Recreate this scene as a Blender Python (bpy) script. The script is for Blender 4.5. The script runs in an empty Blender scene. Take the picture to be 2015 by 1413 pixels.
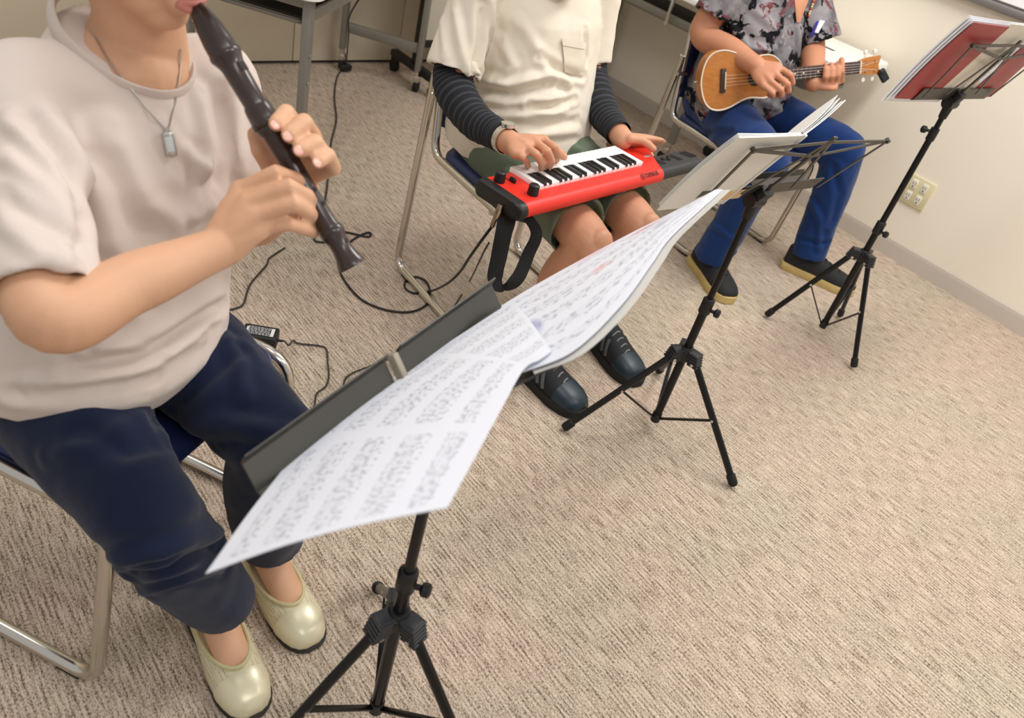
import bpy, bmesh, math, random
import numpy as np
from mathutils import Vector, Matrix, noise
random.seed(7)
SC = bpy.context.scene
COL = SC.collection

# ------------------------------------------------------------------ camera
H = 1.29
FPX = 1547.6
R_ = np.array([0.76069284, -0.60865346, 0.22558229])
U_ = np.array([0.23716252, 0.58410523, 0.77625705])
F_ = np.array([0.60423534, 0.53699352, -0.58867446])
CAM = np.array([0.0, 0.0, H])
cd = bpy.data.cameras.new('camera')
cam = bpy.data.objects.new('camera', cd)
COL.objects.link(cam)
cd.sensor_fit = 'HORIZONTAL'
cd.sensor_width = 36.0
cd.lens = FPX / 2015.0 * 36.0
cd.clip_start = 0.02
cam.matrix_world = Matrix(((R_[0], U_[0], -F_[0], 0), (R_[1], U_[1], -F_[1], 0), (R_[2], U_[2], -F_[2], H), (0, 0, 0, 1)))
SC.camera = cam
cd.dof.use_dof = True
cd.dof.focus_distance = 1.6
cd.dof.aperture_fstop = 5.0

# ------------------------------------------------------------------ world and light
w = bpy.data.worlds.new('world')
SC.world = w
w.use_nodes = True
w.node_tree.nodes['Background'].inputs[0].default_value = (1.0, 0.98, 0.96, 1)
w.node_tree.nodes['Background'].inputs[1].default_value = 0.42


def area_light(name, loc, sx, sy, power, color=(1, 0.975, 0.955)):
    ld = bpy.data.lights.new(name, 'AREA')
    ld.shape = 'RECTANGLE'
    ld.size = sx
    ld.size_y = sy
    ld.energy = power
    ld.color = color
    o = bpy.data.objects.new(name, ld)
    o.location = loc
    COL.objects.link(o)
    return o


# rows of ceiling fluorescents, above the frame
for k, (lx, ly, pw) in enumerate([(0.3, -0.9, 11), (2.2, -0.9, 25), (0.2, 1.0, 12), (2.5, 0.9, 29), (0.2, 2.7, 5), (2.2, 2.7, 3)]):
    area_light('ceiling_lamp', (lx, ly, 2.55), 1.25, 0.45, pw)
SC.view_settings.view_transform = 'Standard'
SC.view_settings.look = 'None'
SC.view_settings.gamma = 1.0
SC.view_settings.use_curve_mapping = False
SC.view_settings.exposure = 0.26


# ------------------------------------------------------------------ helpers
def V(*a):
    return np.array(a, float)


def nrm(v):
    v = np.asarray(v, float)
    return v / max(np.linalg.norm(v), 1e-12)


def ray(x, y):
    return ((x - 1007.5) * R_ - (y - 706.5) * U_ + FPX * F_) / FPX


def D(x, y, depth):
    return CAM + ray(x, y) * depth


def onz(x, y, z=0.0):
    d = ray(x, y)
    return CAM + d * ((z - H) / d[2])


def onpl(x, y, p0, n):
    d = ray(x, y)
    return CAM + d * (((np.asarray(p0) - CAM) @ n) / (d @ n))


def lin(c):
    return tuple((x / 12.92 if x <= 0.04045 else ((x + 0.055) / 1.055) ** 2.4) for x in [v / 255.0 for v in c]) + (1.0,)


MATS = {}


def mat(name, rgb, rough=0.6, metal=0.0, var=0.0, vscale=20.0, bump=0.0, bscale=200.0, spec=0.5, coat=0.0, sss=0.0, sheen=0.0, trans=0.0, alpha=1.0):
    if name in MATS:
        return MATS[name]
    m = bpy.data.materials.new(name)
    m.use_nodes = True
    nt = m.node_tree
    b = nt.nodes['Principled BSDF']
    b.inputs['Base Color'].default_value = lin(rgb)
    b.inputs['Roughness'].default_value = rough
    b.inputs['Metallic'].default_value = metal
    b.inputs['Specular IOR Level'].default_value = spec
    b.inputs['Coat Weight'].default_value = coat
    b.inputs['Sheen Weight'].default_value = sheen
    b.inputs['Transmission Weight'].default_value = trans
    b.inputs['Alpha'].default_value = alpha
    if sss:
        b.inputs['Subsurface Weight'].default_value = sss
        b.inputs['Subsurface Radius'].default_value = (0.012, 0.005, 0.003)
        b.inputs['Subsurface Scale'].default_value = 0.6
    tc = nt.nodes.new('ShaderNodeTexCoord')
    if var > 0:
        n = nt.nodes.new('ShaderNodeTexNoise')
        n.inputs['Scale'].default_value = vscale
        n.inputs['Detail'].default_value = 4
        nt.links.new(tc.outputs['Object'], n.inputs['Vector'])
        mx = nt.nodes.new('ShaderNodeMix')
        mx.data_type = 'RGBA'
        c = np.array(lin(rgb)[:3])
        mx.inputs[6].default_value = tuple(np.clip(c * (1 - var), 0, 1)) + (1,)
        mx.inputs[7].default_value = tuple(np.clip(c * (1 + var), 0, 1)) + (1,)
        nt.links.new(n.outputs['Fac'], mx.inputs[0])
        nt.links.new(mx.outputs[2], b.inputs['Base Color'])
    if bump > 0:
        n2 = nt.nodes.new('ShaderNodeTexNoise')
        n2.inputs['Scale'].default_value = bscale
        n2.inputs['Detail'].default_value = 3
        nt.links.new(tc.outputs['Object'], n2.inputs['Vector'])
        bp = nt.nodes.new('ShaderNodeBump')
        bp.inputs['Strength'].default_value = bump
        bp.inputs['Distance'].default_value = 0.002
        nt.links.new(n2.outputs['Fac'], bp.inputs['Height'])
        nt.links.new(bp.outputs[0], b.inputs['Normal'])
    MATS[name] = m
    return m


def nodes_of(m):
    return m.node_tree, m.node_tree.nodes, m.node_tree.links, m.node_tree.nodes['Principled BSDF']


def frames(pts, side=None):
    P = [np.asarray(p, float) for p in pts]
    n = len(P)
    T = []
    for i in range(n):
        a = P[max(i - 1, 0)]
        b = P[min(i + 1, n - 1)]
        t = nrm(nrm(P[min(i + 1, n - 1)] - P[i]) + nrm(P[i] - P[max(i - 1, 0)])) if 0 < i < n - 1 else nrm(b - a)
        T.append(t)
    out = []
    if side is not None:
        for i in range(n):
            sd = np.asarray(side[i] if np.ndim(side) == 2 else side, float)
            sd = nrm(sd - T[i] * (sd @ T[i]))
            out.append((T[i], sd, np.cross(T[i], sd)))
        return out
    ref = V(0, 0, 1) if abs(T[0][2]) < 0.9 else V(1, 0, 0)
    sd = nrm(np.cross(ref, T[0]))
    for i in range(n):
        sd = nrm(sd - T[i] * (sd @ T[i]))
        out.append((T[i], sd, np.cross(T[i], sd)))
    return out


class MB:
    def __init__(self):
        self.v = []
        self.f = []
        self.uv = None

    def add(self, vs, fs):
        o = len(self.v)
        self.v += [tuple(map(float, p)) for p in vs]
        self.f += [tuple(i + o for i in f) for f in fs]
        return self

    def rings(self, rings, cap=True, close=False):
        n = len(rings[0])
        vs = [p for r in rings for p in r]
        fs = []
        m = len(rings)
        for i in range(m if close else m - 1):
            a = i * n
            b = ((i + 1) % m) * n
            for j in range(n):
                k = (j + 1) % n
                fs.append((a + j, a + k, b + k, b + j))
        if cap and not close:
            fs.append(tuple(range(n - 1, -1, -1)))
            fs.append(tuple((m - 1) * n + j for j in range(n)))
        return self.add(vs, fs)

    def tube(self, pts, r, n=10, side=None, cap=True, round_cap=False, close=False):
        P = [np.asarray(p, float) for p in pts]
        if np.ndim(r) == 0:
            r = [(r, r)] * len(P)
        r = [(x, x) if np.ndim(x) == 0 else x for x in r]
        if close:
            Q = [P[-1]] + P + [P[0]]
            fr = frames(Q, side)[1:-1]
        else:
            fr = frames(P, side)
        R = []
        ang = [2 * math.pi * j / n for j in range(n)]

        def ring(c, f, a, b):
            return [c + f[1] * (a * math.cos(t)) + f[2] * (b * math.sin(t)) for t in ang]
        if round_cap:
            for q in (80, 55, 28):
                s, c = math.sin(math.radians(q)), math.cos(math.radians(q))
                R.append(ring(P[0] - fr[0][0] * (s * min(r[0])), fr[0], r[0][0] * c, r[0][1] * c))
        for p, f, (a, b) in zip(P, fr, r):
            R.append(ring(p, f, a, b))
        if round_cap:
            for q in (28, 55, 80):
                s, c = math.sin(math.radians(q)), math.cos(math.radians(q))
                R.append(ring(P[-1] + fr[-1][0] * (s * min(r[-1])), fr[-1], r[-1][0] * c, r[-1][1] * c))
        return self.rings(R, cap, close)

    def ell(self, c, ax, n=16, m=10):
        c = np.asarray(c, float)
        A = [np.asarray(a, float) for a in ax]
        R = []
        for i in range(m):
            t = math.pi * (i + 0.5) / m
            R.append([c + A[2] * (-math.cos(t)) + math.sin(t) * (A[0] * math.cos(q) + A[1] * math.sin(q)) for q in [2 * math.pi * j / n for j in range(n)]])
        if np.dot(np.cross(A[0], A[1]), A[2]) < 0:
            R = R[::-1]
        return self.rings(R)

    def box(self, c, hx, hy, hz, bev=0.0):
        """c centre; hx,hy,hz half-extent vectors"""
        c, hx, hy, hz = [np.asarray(q, float) for q in (c, hx, hy, hz)]
        if np.dot(np.cross(hx, hy), hz) < 0:
            hx = -hx
        if bev <= 0:
            vs = [c + a * hx + b * hy + d * hz for a in (-1, 1) for b in (-1, 1) for d in (-1, 1)]
            return self.add(vs, [(0, 1, 3, 2), (4, 6, 7, 5), (0, 4, 5, 1), (2, 3, 7, 6), (0, 2, 6, 4), (1, 5, 7, 3)])
        lx, ly, lz = [np.linalg.norm(q) for q in (hx, hy, hz)]
        ux, uy, uz = hx / lx, hy / ly, hz / lz
        b = min(bev, lx * .98, ly * .98, lz * .98)
        R = []
        for z, ins in ((-lz, b), (-lz + b * .3, b * .3), (-lz + b, 0), (lz - b, 0), (lz - b * .3, b * .3), (lz, b)):
            R.append(rrect(c + uz * z, ux * (lx - ins), uy * (ly - ins), b * 1.0, 3))
        return self.rings(R)

    def slab(self, outline, thick):
        """outline: list of 3d pts (planar-ish, ccw seen from +thick), thick vector"""
        n = len(outline)
        a = [np.asarray(p, float) for p in outline]
        t = np.asarray(thick, float)
        return self.add(a + [p + t for p in a], [tuple(range(n - 1, -1, -1)), tuple(range(n, 2 * n))] + [(i, (i + 1) % n, n + (i + 1) % n, n + i) for i in range(n)])

    def grid(self, G, thick=0.0, uv=True):
        """G[i][j] surface points"""
        m, n = len(G), len(G[0])
        G = np.array(G, float)
        o = len(self.v)
        vs = G.reshape(-1, 3)
        fs = [(i * n + j, (i + 1) * n + j, (i + 1) * n + j + 1, i * n + j + 1) for i in range(m - 1) for j in range(n - 1)]
        if self.uv is None:
            self.uv = {}
        for i in range(m):
            for j in range(n):
                self.uv[o + i * n + j] = (i / (m - 1), j / (n - 1))
        if thick:
            du = np.gradient(G, axis=0)
            dv = np.gradient(G, axis=1)
            N = np.cross(du, dv)
            N /= np.linalg.norm(N, axis=2, keepdims=True)
            B = (G - N * thick).reshape(-1, 3)
            k = m * n
            for i in range(m):
                for j in range(n):
                    self.uv[o + k + i * n + j] = (i / (m - 1), j / (n - 1))
            fs += [tuple(k + q for q in f[::-1]) for f in list(fs)]
            edge = [(i, 0) for i in range(m)] + [(m - 1, j) for j in range(1, n)] + [(i, n - 1) for i in range(m - 2, -1, -1)] + [(0, j) for j in range(n - 2, 0, -1)]
            E_ = [i * n + j for i, j in edge]
            for a, b in zip(E_, E_[1:] + E_[:1]):
                fs.append((b, a, a + k, b + k))
            vs = np.vstack([vs, B])
        return self.add(vs, fs)

    def obj(self, name, m, parent=None, smooth=True, local=False, auto=None):
        return mkobj(name, self.v, self.f, m, parent, smooth, local, self.uv, auto)


def rrect(c, hx, hy, r, k=4):
    lx, ly = np.linalg.norm(hx), np.linalg.norm(hy)
    ux, uy = hx / lx, hy / ly
    r = min(r, lx * .99, ly * .99)
    out = []
    for sx, sy, a0 in ((1, 1, 0), (-1, 1, 90), (-1, -1, 180), (1, -1, 270)):
        for i in range(k + 1):
            a = math.radians(a0 + 90 * i / k)
            out.append(c + ux * (sx * (lx - r) + r * math.cos(a)) + uy * (sy * (ly - r) + r * math.sin(a)))
    return out


def fillet(pts, r, k=6, close=False):
    P = [np.asarray(p, float) for p in pts]
    rs = r if np.ndim(r) else [r] * len(P)
    out = []
    n = len(P)
    for i in range(n):
        if not close and i in (0, n - 1):
            out.append(P[i])
            continue
        a, b, c = P[i - 1], P[i], P[(i + 1) % n]
        d1, d2 = nrm(a - b), nrm(c - b)
        ca = np.clip(d1 @ d2, -1, 1)
        half = math.acos(ca) / 2
        if half > 1.55:
            out.append(b)
            continue
        t = min(rs[i] / math.tan(half), .48 * np.linalg.norm(a - b), .48 * np.linalg.norm(c - b))
        p1, p2 = b + d1 * t, b + d2 * t
        for j in range(k + 1):
            s = j / k
            out.append((1 - s) ** 2 * p1 + 2 * s * (1 - s) * b + s * s * p2)
    return out


def catmull(pts, k=8):
    P = [np.asarray(p, float) for p in pts]
    P = [2 * P[0] - P[1]] + P + [2 * P[-1] - P[-2]]
    out = []
    for i in range(1, len(P) - 2):
        a, b, c, d = P[i - 1:i + 3]
        for j in range(k):
            t = j / k
            out.append(.5 * ((2 * b) + (c - a) * t + (2 * a - 5 * b + 4 * c - d) * t * t + (3 * b - a - 3 * c + d) * t ** 3))
    out.append(P[-2])
    return out


def root_loc(o):
    while o.parent is not None:
        o = o.parent
    return np.array(o.location)


def mkobj(name, v, f, m, parent=None, smooth=True, local=False, uv=None, auto=None):
    v = np.asarray(v, float)
    if parent is not None and not local:
        v = v - root_loc(parent)
    me = bpy.data.meshes.new(name)
    me.from_pydata([tuple(p) for p in v], [], [tuple(map(int, q)) for q in f])
    if uv:
        ul = me.uv_layers.new(name='UVMap')
        for lp in me.loops:
            ul.data[lp.index].uv = uv.get(lp.vertex_index, (0, 0))
    me.validate()
    me.update()
    if smooth:
        me.polygons.foreach_set('use_smooth', [True] * len(me.polygons))
        if auto is not None or len(f) < 4000:
            try:
                me.set_sharp_from_angle(angle=math.radians(auto if auto else 42))
            except Exception:
                pass
    me.materials.append(m)
    o = bpy.data.objects.new(name, me)
    COL.objects.link(o)
    if parent is not None:
        o.parent = parent
    return o


def thing(name, label, cat, loc=(0, 0, 0), rotz=0.0, group=None):
    o = bpy.data.objects.new(name, None)
    COL.objects.link(o)
    o.empty_display_size = 0.05
    o.location = tuple(map(float, loc))
    o.rotation_euler = (0, 0, rotz)
    o['label'] = label
    o['category'] = cat
    if group:
        o['group'] = group
    return o


def tag(o, label, cat=None, group=None):
    o['label'] = label
    if cat:
        o['category'] = cat
    if group:
        o['group'] = group
    return o


def struct(o, label, cat):
    o['kind'] = 'structure'
    o['label'] = label
    o['category'] = cat
    return o


def remesh(mb, voxel, smooth=4, fac=0.5):
    """union everything in the builder into one continuous surface"""
    me = bpy.data.meshes.new('tmp')
    me.from_pydata(mb.v, [], mb.f)
    me.update()
    o = bpy.data.objects.new('tmp', me)
    COL.objects.link(o)
    r = o.modifiers.new('r', 'REMESH')
    r.mode = 'VOXEL'
    r.voxel_size = voxel
    if smooth:
        s = o.modifiers.new('s', 'SMOOTH')
        s.iterations = smooth
        s.factor = fac
    dg = bpy.context.evaluated_depsgraph_get()
    ev = o.evaluated_get(dg)
    m2 = ev.to_mesh()
    nv = len(m2.vertices)
    co = np.empty(nv * 3)
    m2.vertices.foreach_get('co', co)
    no = np.empty(nv * 3)
    m2.vertices.foreach_get('normal', no)
    fs = [tuple(p.vertices) for p in m2.polygons]
    ev.to_mesh_clear()
    bpy.data.objects.remove(o)
    bpy.data.meshes.remove(me)
    return co.reshape(-1, 3), no.reshape(-1, 3), fs


def poly_dist(X, pts):
    P = np.array(pts, float)
    best = np.full(len(X), 1e9)
    for a, b in zip(P[:-1], P[1:]):
        ab = b - a
        t = np.clip(((X - a) @ ab) / (ab @ ab), 0, 1)
        best = np.minimum(best, np.linalg.norm(X - (a + t[:, None] * ab), axis=1))
    return best


def folds(co, no, lst):
    """lst: (polyline, amplitude, width): smooth ridges (+) and valleys (-) of cloth"""
    out = co.copy()
    for pts, amp, wd in lst:
        d = poly_dist(co, pts)
        out += no * (amp * np.exp(-(d / wd) ** 2))[:, None]
    return out


def crumple(co, no, amp, scale, stretch=(1, 1, 1), seed=0.0):
    st = np.array(stretch, float) * scale
    out = co.copy()
    a = np.array([noise.noise(Vector((p[0] * st[0] + seed, p[1] * st[1], p[2] * st[2]))) for p in co])
    return out + no * (amp * a)[:, None]

# ------------------------------------------------------------------ setting
WX, WY = 3.394, 3.312


def carpet_material():
    m = mat('carpet', (184, 166, 145), rough=0.95, spec=0.1)
    nt, N, L, b = nodes_of(m)
    tc = N.new('ShaderNodeTexCoord')

    def mapped(sx, sy):
        mp = N.new('ShaderNodeMapping')
        mp.inputs['Scale'].default_value = (sx, sy, 1)
        L.new(tc.outputs['Object'], mp.inputs['Vector'])
        return mp

    def noi(mp, scale, detail=2.0, rough=0.5):
        n = N.new('ShaderNodeTexNoise')
        n.inputs['Scale'].default_value = scale
        n.inputs['Detail'].default_value = detail
        n.inputs['Roughness'].default_value = rough
        L.new(mp.outputs[0], n.inputs['Vector'])
        return n
    fleck = noi(mapped(430, 210), 1.0, 2.5, 0.6)
    rows = noi(mapped(200, 20), 1.0, 2.0)
    big = noi(mapped(3.0, 3.0), 1.0, 3.0)
    r1 = N.new('ShaderNodeValToRGB')
    cr = r1.color_ramp
    cr.elements[0].position = 0.30
    cr.elements[0].color = lin((112, 98, 86))
    cr.elements[1].position = 0.66
    cr.elements[1].color = lin((222, 209, 195))
    e = cr.elements.new(0.42)
    e.color = lin((170, 155, 140))
    e = cr.elements.new(0.52)
    e.color = lin((197, 182, 166))
    add = N.new('ShaderNodeMath')
    add.operation = 'MULTIPLY_ADD'
    L.new(rows.outputs['Fac'], add.inputs[0])
    add.inputs[1].default_value = 0.62
    L.new(fleck.outputs['Fac'], add.inputs[2])
    sub = N.new('ShaderNodeMath')
    sub.operation = 'SUBTRACT'
    L.new(add.outputs[0], sub.inputs[0])
    sub.inputs[1].default_value = 0.31
    sx = N.new('ShaderNodeSeparateXYZ')
    L.new(tc.outputs['Object'], sx.inputs[0])
    wob = noi(mapped(6, 6), 1.0, 1.0)
    ma = N.new('ShaderNodeMath')
    ma.operation = 'MULTIPLY_ADD'
    L.new(sx.outputs[0], ma.inputs[0])
    ma.inputs[1].default_value = 2 * math.pi / .0092
    L.new(wob.outputs['Fac'], ma.inputs[2])
    sn = N.new('ShaderNodeMath')
    sn.operation = 'SINE'
    L.new(ma.outputs[0], sn.inputs[0])
    rib = N.new('ShaderNodeMath')
    rib.operation = 'MULTIPLY_ADD'
    L.new(sn.outputs[0], rib.inputs[0])
    rib.inputs[1].default_value = 0.05
    L.new(sub.outputs[0], rib.inputs[2])
    sub = rib
    L.new(sub.outputs[0], r1.inputs['Fac'])
    # faint pink / olive blotches of the yarn blend
    r2 = N.new('ShaderNodeValToRGB')
    r2.color_ramp.elements[0].position = 0.35
    r2.color_ramp.elements[0].color = lin((246, 246, 238))
    r2.color_ramp.elements[1].position = 0.65
    r2.color_ramp.elements[1].color = lin((255, 247, 242))
    L.new(big.outputs['Fac'], r2.inputs['Fac'])
    mx = N.new('ShaderNodeMix')
    mx.data_type = 'RGBA'
    mx.blend_type = 'MULTIPLY'
    mx.inputs[0].default_value = 1.0
    L.new(r1.outputs[0], mx.inputs[6])
    L.new(r2.outputs[0], mx.inputs[7])
    L.new(mx.outputs[2], b.inputs['Base Color'])
    bp = N.new('ShaderNodeBump')
    bp.inputs['Strength'].default_value = 0.55
    bp.inputs['Distance'].default_value = 0.003
    L.new(sub.outputs[0], bp.inputs['Height'])
    L.new(bp.outputs[0], b.inputs['Normal'])
    return m


M_wall = mat('wall_paint', (244, 235, 217), rough=0.75, var=0.02, vscale=2.0, bump=0.08, bscale=350)
M_panel = mat('panel_paint', (214, 203, 180), rough=0.6, var=0.03, vscale=1.5)
M_base = mat('baseboard_vinyl', (200, 190, 178), rough=0.5, var=0.02)
M_dark = mat('dark_gap', (46, 40, 34), rough=0.8)
M_chrome = mat('chrome', (214, 210, 202), rough=0.18, metal=1.0)
M_steel = mat('grey_painted_steel', (140, 136, 128), rough=0.42, metal=0.35, var=0.03)
M_black = mat('black_plastic', (20, 20, 21), rough=0.45)
M_blackmetal = mat('black_painted_metal', (19, 19, 20), rough=0.32, metal=0.3)
M_rubber = mat('black_rubber', (14, 14, 14), rough=0.7)
M_white = mat('white_laminate', (238, 236, 228), rough=0.35)
M_blue = mat('blue_vinyl', (34, 46, 92), rough=0.38, var=0.08, vscale=6, bump=0.1, bscale=500)

o = MB().add([(-3.2, -2.6, 0), (WX + .2, -2.6, 0), (WX + .2, WY + .2, 0), (-3.2, WY + .2, 0), (-3.2, -2.6, -.1), (WX + .2, -2.6, -.1), (WX + .2, WY + .2, -.1), (-3.2, WY + .2, -.1)],
             [(0, 1, 2, 3), (7, 6, 5, 4), (0, 4, 5, 1), (1, 5, 6, 2), (2, 6, 7, 3), (3, 7, 4, 0)]).obj('floor', carpet_material(), smooth=False)
struct(o, 'beige flecked loop carpet floor with fine stripes', 'floor')
X1, Y1, Z1 = V(1, 0, 0), V(0, 1, 0), V(0, 0, 1)
o = MB().box((WX + .05, .4, 1.3), X1 * .05, Y1 * 3.0, Z1 * 1.3).obj('wall_right', M_wall, smooth=False)
struct(o, 'plain cream painted wall behind the ukulele player', 'wall')
o = MB().box((WX + .05, .4, 1.3), X1 * .05, Y1 * 3.0, Z1 * 1.3)
wb = MB().box((.1, WY + .06, 1.3), X1 * 3.3, Y1 * .04, Z1 * 1.3).obj('wall_back', M_dark, smooth=False)
struct(wb, 'cream panelled back wall with narrow vertical seams', 'wall')
xs = [-3.2, -2.2, -1.35, -.5, .35, 1.2, 1.72, 2.28, 2.85, WX]
for a, b_ in zip(xs[:-1], xs[1:]):
    MB().box(((a + b_) / 2, WY + .012, 1.31), X1 * ((b_ - a) / 2 - .002), Y1 * .012, Z1 * 1.295, .003).obj('panel', M_panel, wb)
bb = MB()
prof = [(WX - .001, .0), (WX - .007, .0), (WX - .006, .06), (WX - .004, .073), (WX - .001, .075)]
bb.add([(x, -2.6, z) for x, z in prof] + [(x, WY - .001, z) for x, z in prof], [(0, 1, 6, 5), (1, 2, 7, 6), (2, 3, 8, 7), (3, 4, 9, 8), (4, 3, 2, 1, 0), (5, 6, 7, 8, 9)])
o = bb.obj('baseboard_right', M_base, smooth=False)
struct(o, 'grey-beige vinyl baseboard along the cream wall', 'baseboard')

# whiteboard above the right wall
t = thing('whiteboard', 'white wall board with grey aluminium tray rail at top right corner', 'whiteboard', (WX - .015, .4, .97))
M_wb = mat('whiteboard_enamel', (246, 246, 244), rough=0.15)
M_alu = mat('aluminium', (150, 149, 148), rough=0.35, metal=0.7)
MB().box((WX - .012, .5, 1.48), X1 * .009, Y1 * 1.75, Z1 * .46).obj('board', M_wb, t, smooth=False)
MB().box((WX - .018, .5, .998), X1 * .016, Y1 * 1.77, Z1 * .014, .003).obj('bottom_rail', M_alu, t)
MB().box((WX - .018, .5, 1.95), X1 * .016, Y1 * 1.77, Z1 * .014, .003).obj('top_rail', M_alu, t)
for yy in (-1.27, 2.27):
    MB().box((WX - .018, yy, 1.474), X1 * .016, Y1 * .014, Z1 * .462, .003).obj('side_rail', M_alu, t)

# wall outlet
t = thing('wall_outlet', 'beige double power outlet plate low on the cream wall', 'outlet', (WX - .008, 1.13, .23))
M_ivory = mat('ivory_plastic', (222, 212, 172), rough=0.4)
M_ivory2 = mat('pale_socket_plastic', (236, 232, 214), rough=0.4)
oy, oz = 1.128, .292
MB().box((WX - .004, oy, oz), X1 * .004, Y1 * .058, Z1 * .060, .003).obj('plate', M_ivory, t)
for dy in (-.023, .023):
    for dz in (-.026, .026):
        s = MB().box((WX - .009, oy + dy, oz + dz), X1 * .002, Y1 * .012, Z1 * .019, .0015).obj('socket', M_ivory2, t)
        sl = MB()
        for q in (-.005, .005):
            sl.box((WX - .0112, oy + dy + q, oz + dz + .004), X1 * .0006, Y1 * .0012, Z1 * .006)
        sl.box((WX - .0112, oy + dy, oz + dz - .010), X1 * .0006, Y1 * .0025, Z1 * .0025)
        sl.obj('slot', M_dark, s, smooth=False)


# ------------------------------------------------------------------ tables
def caster(t, p, d):
    s = MB()
    s.tube([V(p[0], p[1], .075), V(p[0], p[1], .105)], .011, 10)
    s.box(V(p[0], p[1], .062) + d * .012, d * .016, np.cross(Z1, d) * .013, Z1 * .016, .004)
    s.obj('caster_fork', M_chrome, t)
    MB().tube([V(p[0], p[1], .027) + d * .018 - np.cross(Z1, d) * .011, V(p[0], p[1], .027) + d * .018 + np.cross(Z1, d) * .011], .0265, 16).obj('caster_wheel', M_rubber, t)


M_shelf = mat('dark_shelf_mesh', (24, 22, 20), rough=0.7)


def folding_table(name, label, A, L, W, ld, dd, ztop, over, frame_at, zshelf, base_xy):
    """A: front leg position, ld long direction, dd depth direction"""
    ld, dd = V(*ld, 0), V(*dd, 0)
    A = V(*A, 0)
    t = thing(name, label, 'table', (base_xy[0], base_xy[1], 0))
    c = A + ld * (L / 2) + dd * (W / 2)
    R = []
    hx, hy = ld * (L / 2 + over), dd * (W / 2 + .045)
    for z, ins in ((-.026, .006), (-.022, 0.), (-.006, 0.), (-.001, .003), (0, .008)):
        k = (L / 2 + over - ins) / (L / 2 + over)
        k2 = (W / 2 + .045 - ins) / (W / 2 + .045)
        ring = rrect(c + Z1 * (ztop + z), hx * k, hy * k2, .045, 6)
        R.append(ring)
    if np.dot(np.cross(hx, hy), Z1) < 0:
        R = R[::-1]
    MB().rings(R).obj('tabletop', M_white, t)
    for q in frame_at:
        for wv in (0, W):
            p = A + ld * q + dd * wv
            MB().box(p + Z1 * ((ztop - .028 + .10) / 2), ld * .019, dd * .012, Z1 * ((ztop - .028 - .10) / 2), .004).obj('leg', M_steel, t)
            for zz in (.42, .50):
                MB().tube([p + Z1 * zz - dd * .013 - ld * .004, p + Z1 * zz - dd * .016 - ld * .004], .005, 8).obj('bolt', M_chrome, t)
            caster(t, p, ld)
        a, b = A + ld * q, A + ld * q + dd * W
        MB().box((a + b) / 2 + Z1 * .20, ld * .010, dd * (W / 2 - .012), Z1 * .022, .004).obj('cross_beam', M_steel, t)
        MB().box((a + b) / 2 + Z1 * (ztop - .045), ld * .012, dd * (W / 2), Z1 * .014, .003).obj('top_beam', M_steel, t)
    sh = MB().box(c + Z1 * (zshelf + .012), ld * (L / 2 - .03), dd * (W / 2 - .03), Z1 * .004).obj('shelf', M_shelf, t, smooth=False)
    r = .007
    rl = fillet([q + Z1 * zshelf for q in (A + dd * .03 + ld * .03, A + ld * (L - .03) + dd * .03, A + ld * (L - .03) + dd * (W - .02), A + ld * .03 + dd * (W - .02))], .02, 4, True)
    MB().tube(rl, r, 8, close=True).obj('shelf_rail', M_steel, t)
    MB().box(c - dd * (W / 2 - .012) + Z1 * (zshelf + .02), ld * (L / 2), dd * .006, Z1 * .016, .002).obj('front_beam', M_steel, t)
    return t


folding_table('folding_table', 'grey-legged folding table with dark shelf standing behind the recorder player', (1.13, 2.10), 1.334, .36, (.766, .643), (-.643, .766), .685, .06, (0.0, 1.334), .575, (1.45, 2.65))
rt = folding_table('folding_table', 'white-topped folding table along the cream wall behind the ukulele player', (2.965, 1.55), 1.45, .35, (0, 1), (1, 0), .695, .09, (.52, 1.37), .555, (3.15, 2.4))
MB().tube(fillet([V(3.3, 2.92, .45), V(3.3, 2.92, .13), V(2.98, 2.92, .13)], .09, 8), .012, 10).obj('curved_foot_tube', M_steel, rt)
MB().box((3.12, 1.62, .6965), X1 * .006, Y1 * .022, Z1 * .0008).obj('cable_slot', M_dark, rt, smooth=False)
hk = MB().tube([V(2.945, 2.30, .66), V(2.945, 2.30, .55)], .008, 8, round_cap=True)
hk.obj('hanger_hook', M_chrome, rt)

# ------------------------------------------------------------------ rolling partition
t = thing('rolling_partition', 'cream rolling partition on black casters behind the keyboard player', 'partition', (2.2, 3.05, 0))
MB().box((2.2, 3.05, .085), X1 * .02, Y1 * .185, Z1 * .016, .005).obj('foot_bar', M_black, t)
MB().box((2.2, 3.05, .80), X1 * .012, Y1 * .018, Z1 * .70, .003).obj('post', M_black, t)
for yy in (2.885, 3.215):
    MB().box((2.2, yy, .06), X1 * .014, Y1 * .018, Z1 * .016, .004).obj('caster_fork', M_black, t)
    MB().tube([V(2.187, yy, .026), V(2.213, yy, .026)], .026, 16).obj('caster_wheel', M_rubber, t)
MB().box((2.62, 3.05, .85), X1 * .405, Y1 * .012, Z1 * .64, .003).obj('panel', mat('partition_cloth', (206, 200, 182), rough=.85, bump=.2, bscale=600), t)
MB().box((2.62, 3.05, .192), X1 * .405, Y1 * .014, Z1 * .016, .003).obj('bottom_rail', M_black, t)
MB().box((3.04, 3.05, .80), X1 * .012, Y1 * .018, Z1 * .70, .003).obj('post', M_black, t)
MB().box((3.04, 3.05, .085), X1 * .02, Y1 * .185, Z1 * .016, .005).obj('foot_bar', M_black, t)
for yy in (2.885, 3.215):
    MB().tube([V(3.027, yy, .026), V(3.053, yy, .026)], .026, 16).obj('caster_wheel', M_rubber, t)


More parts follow.
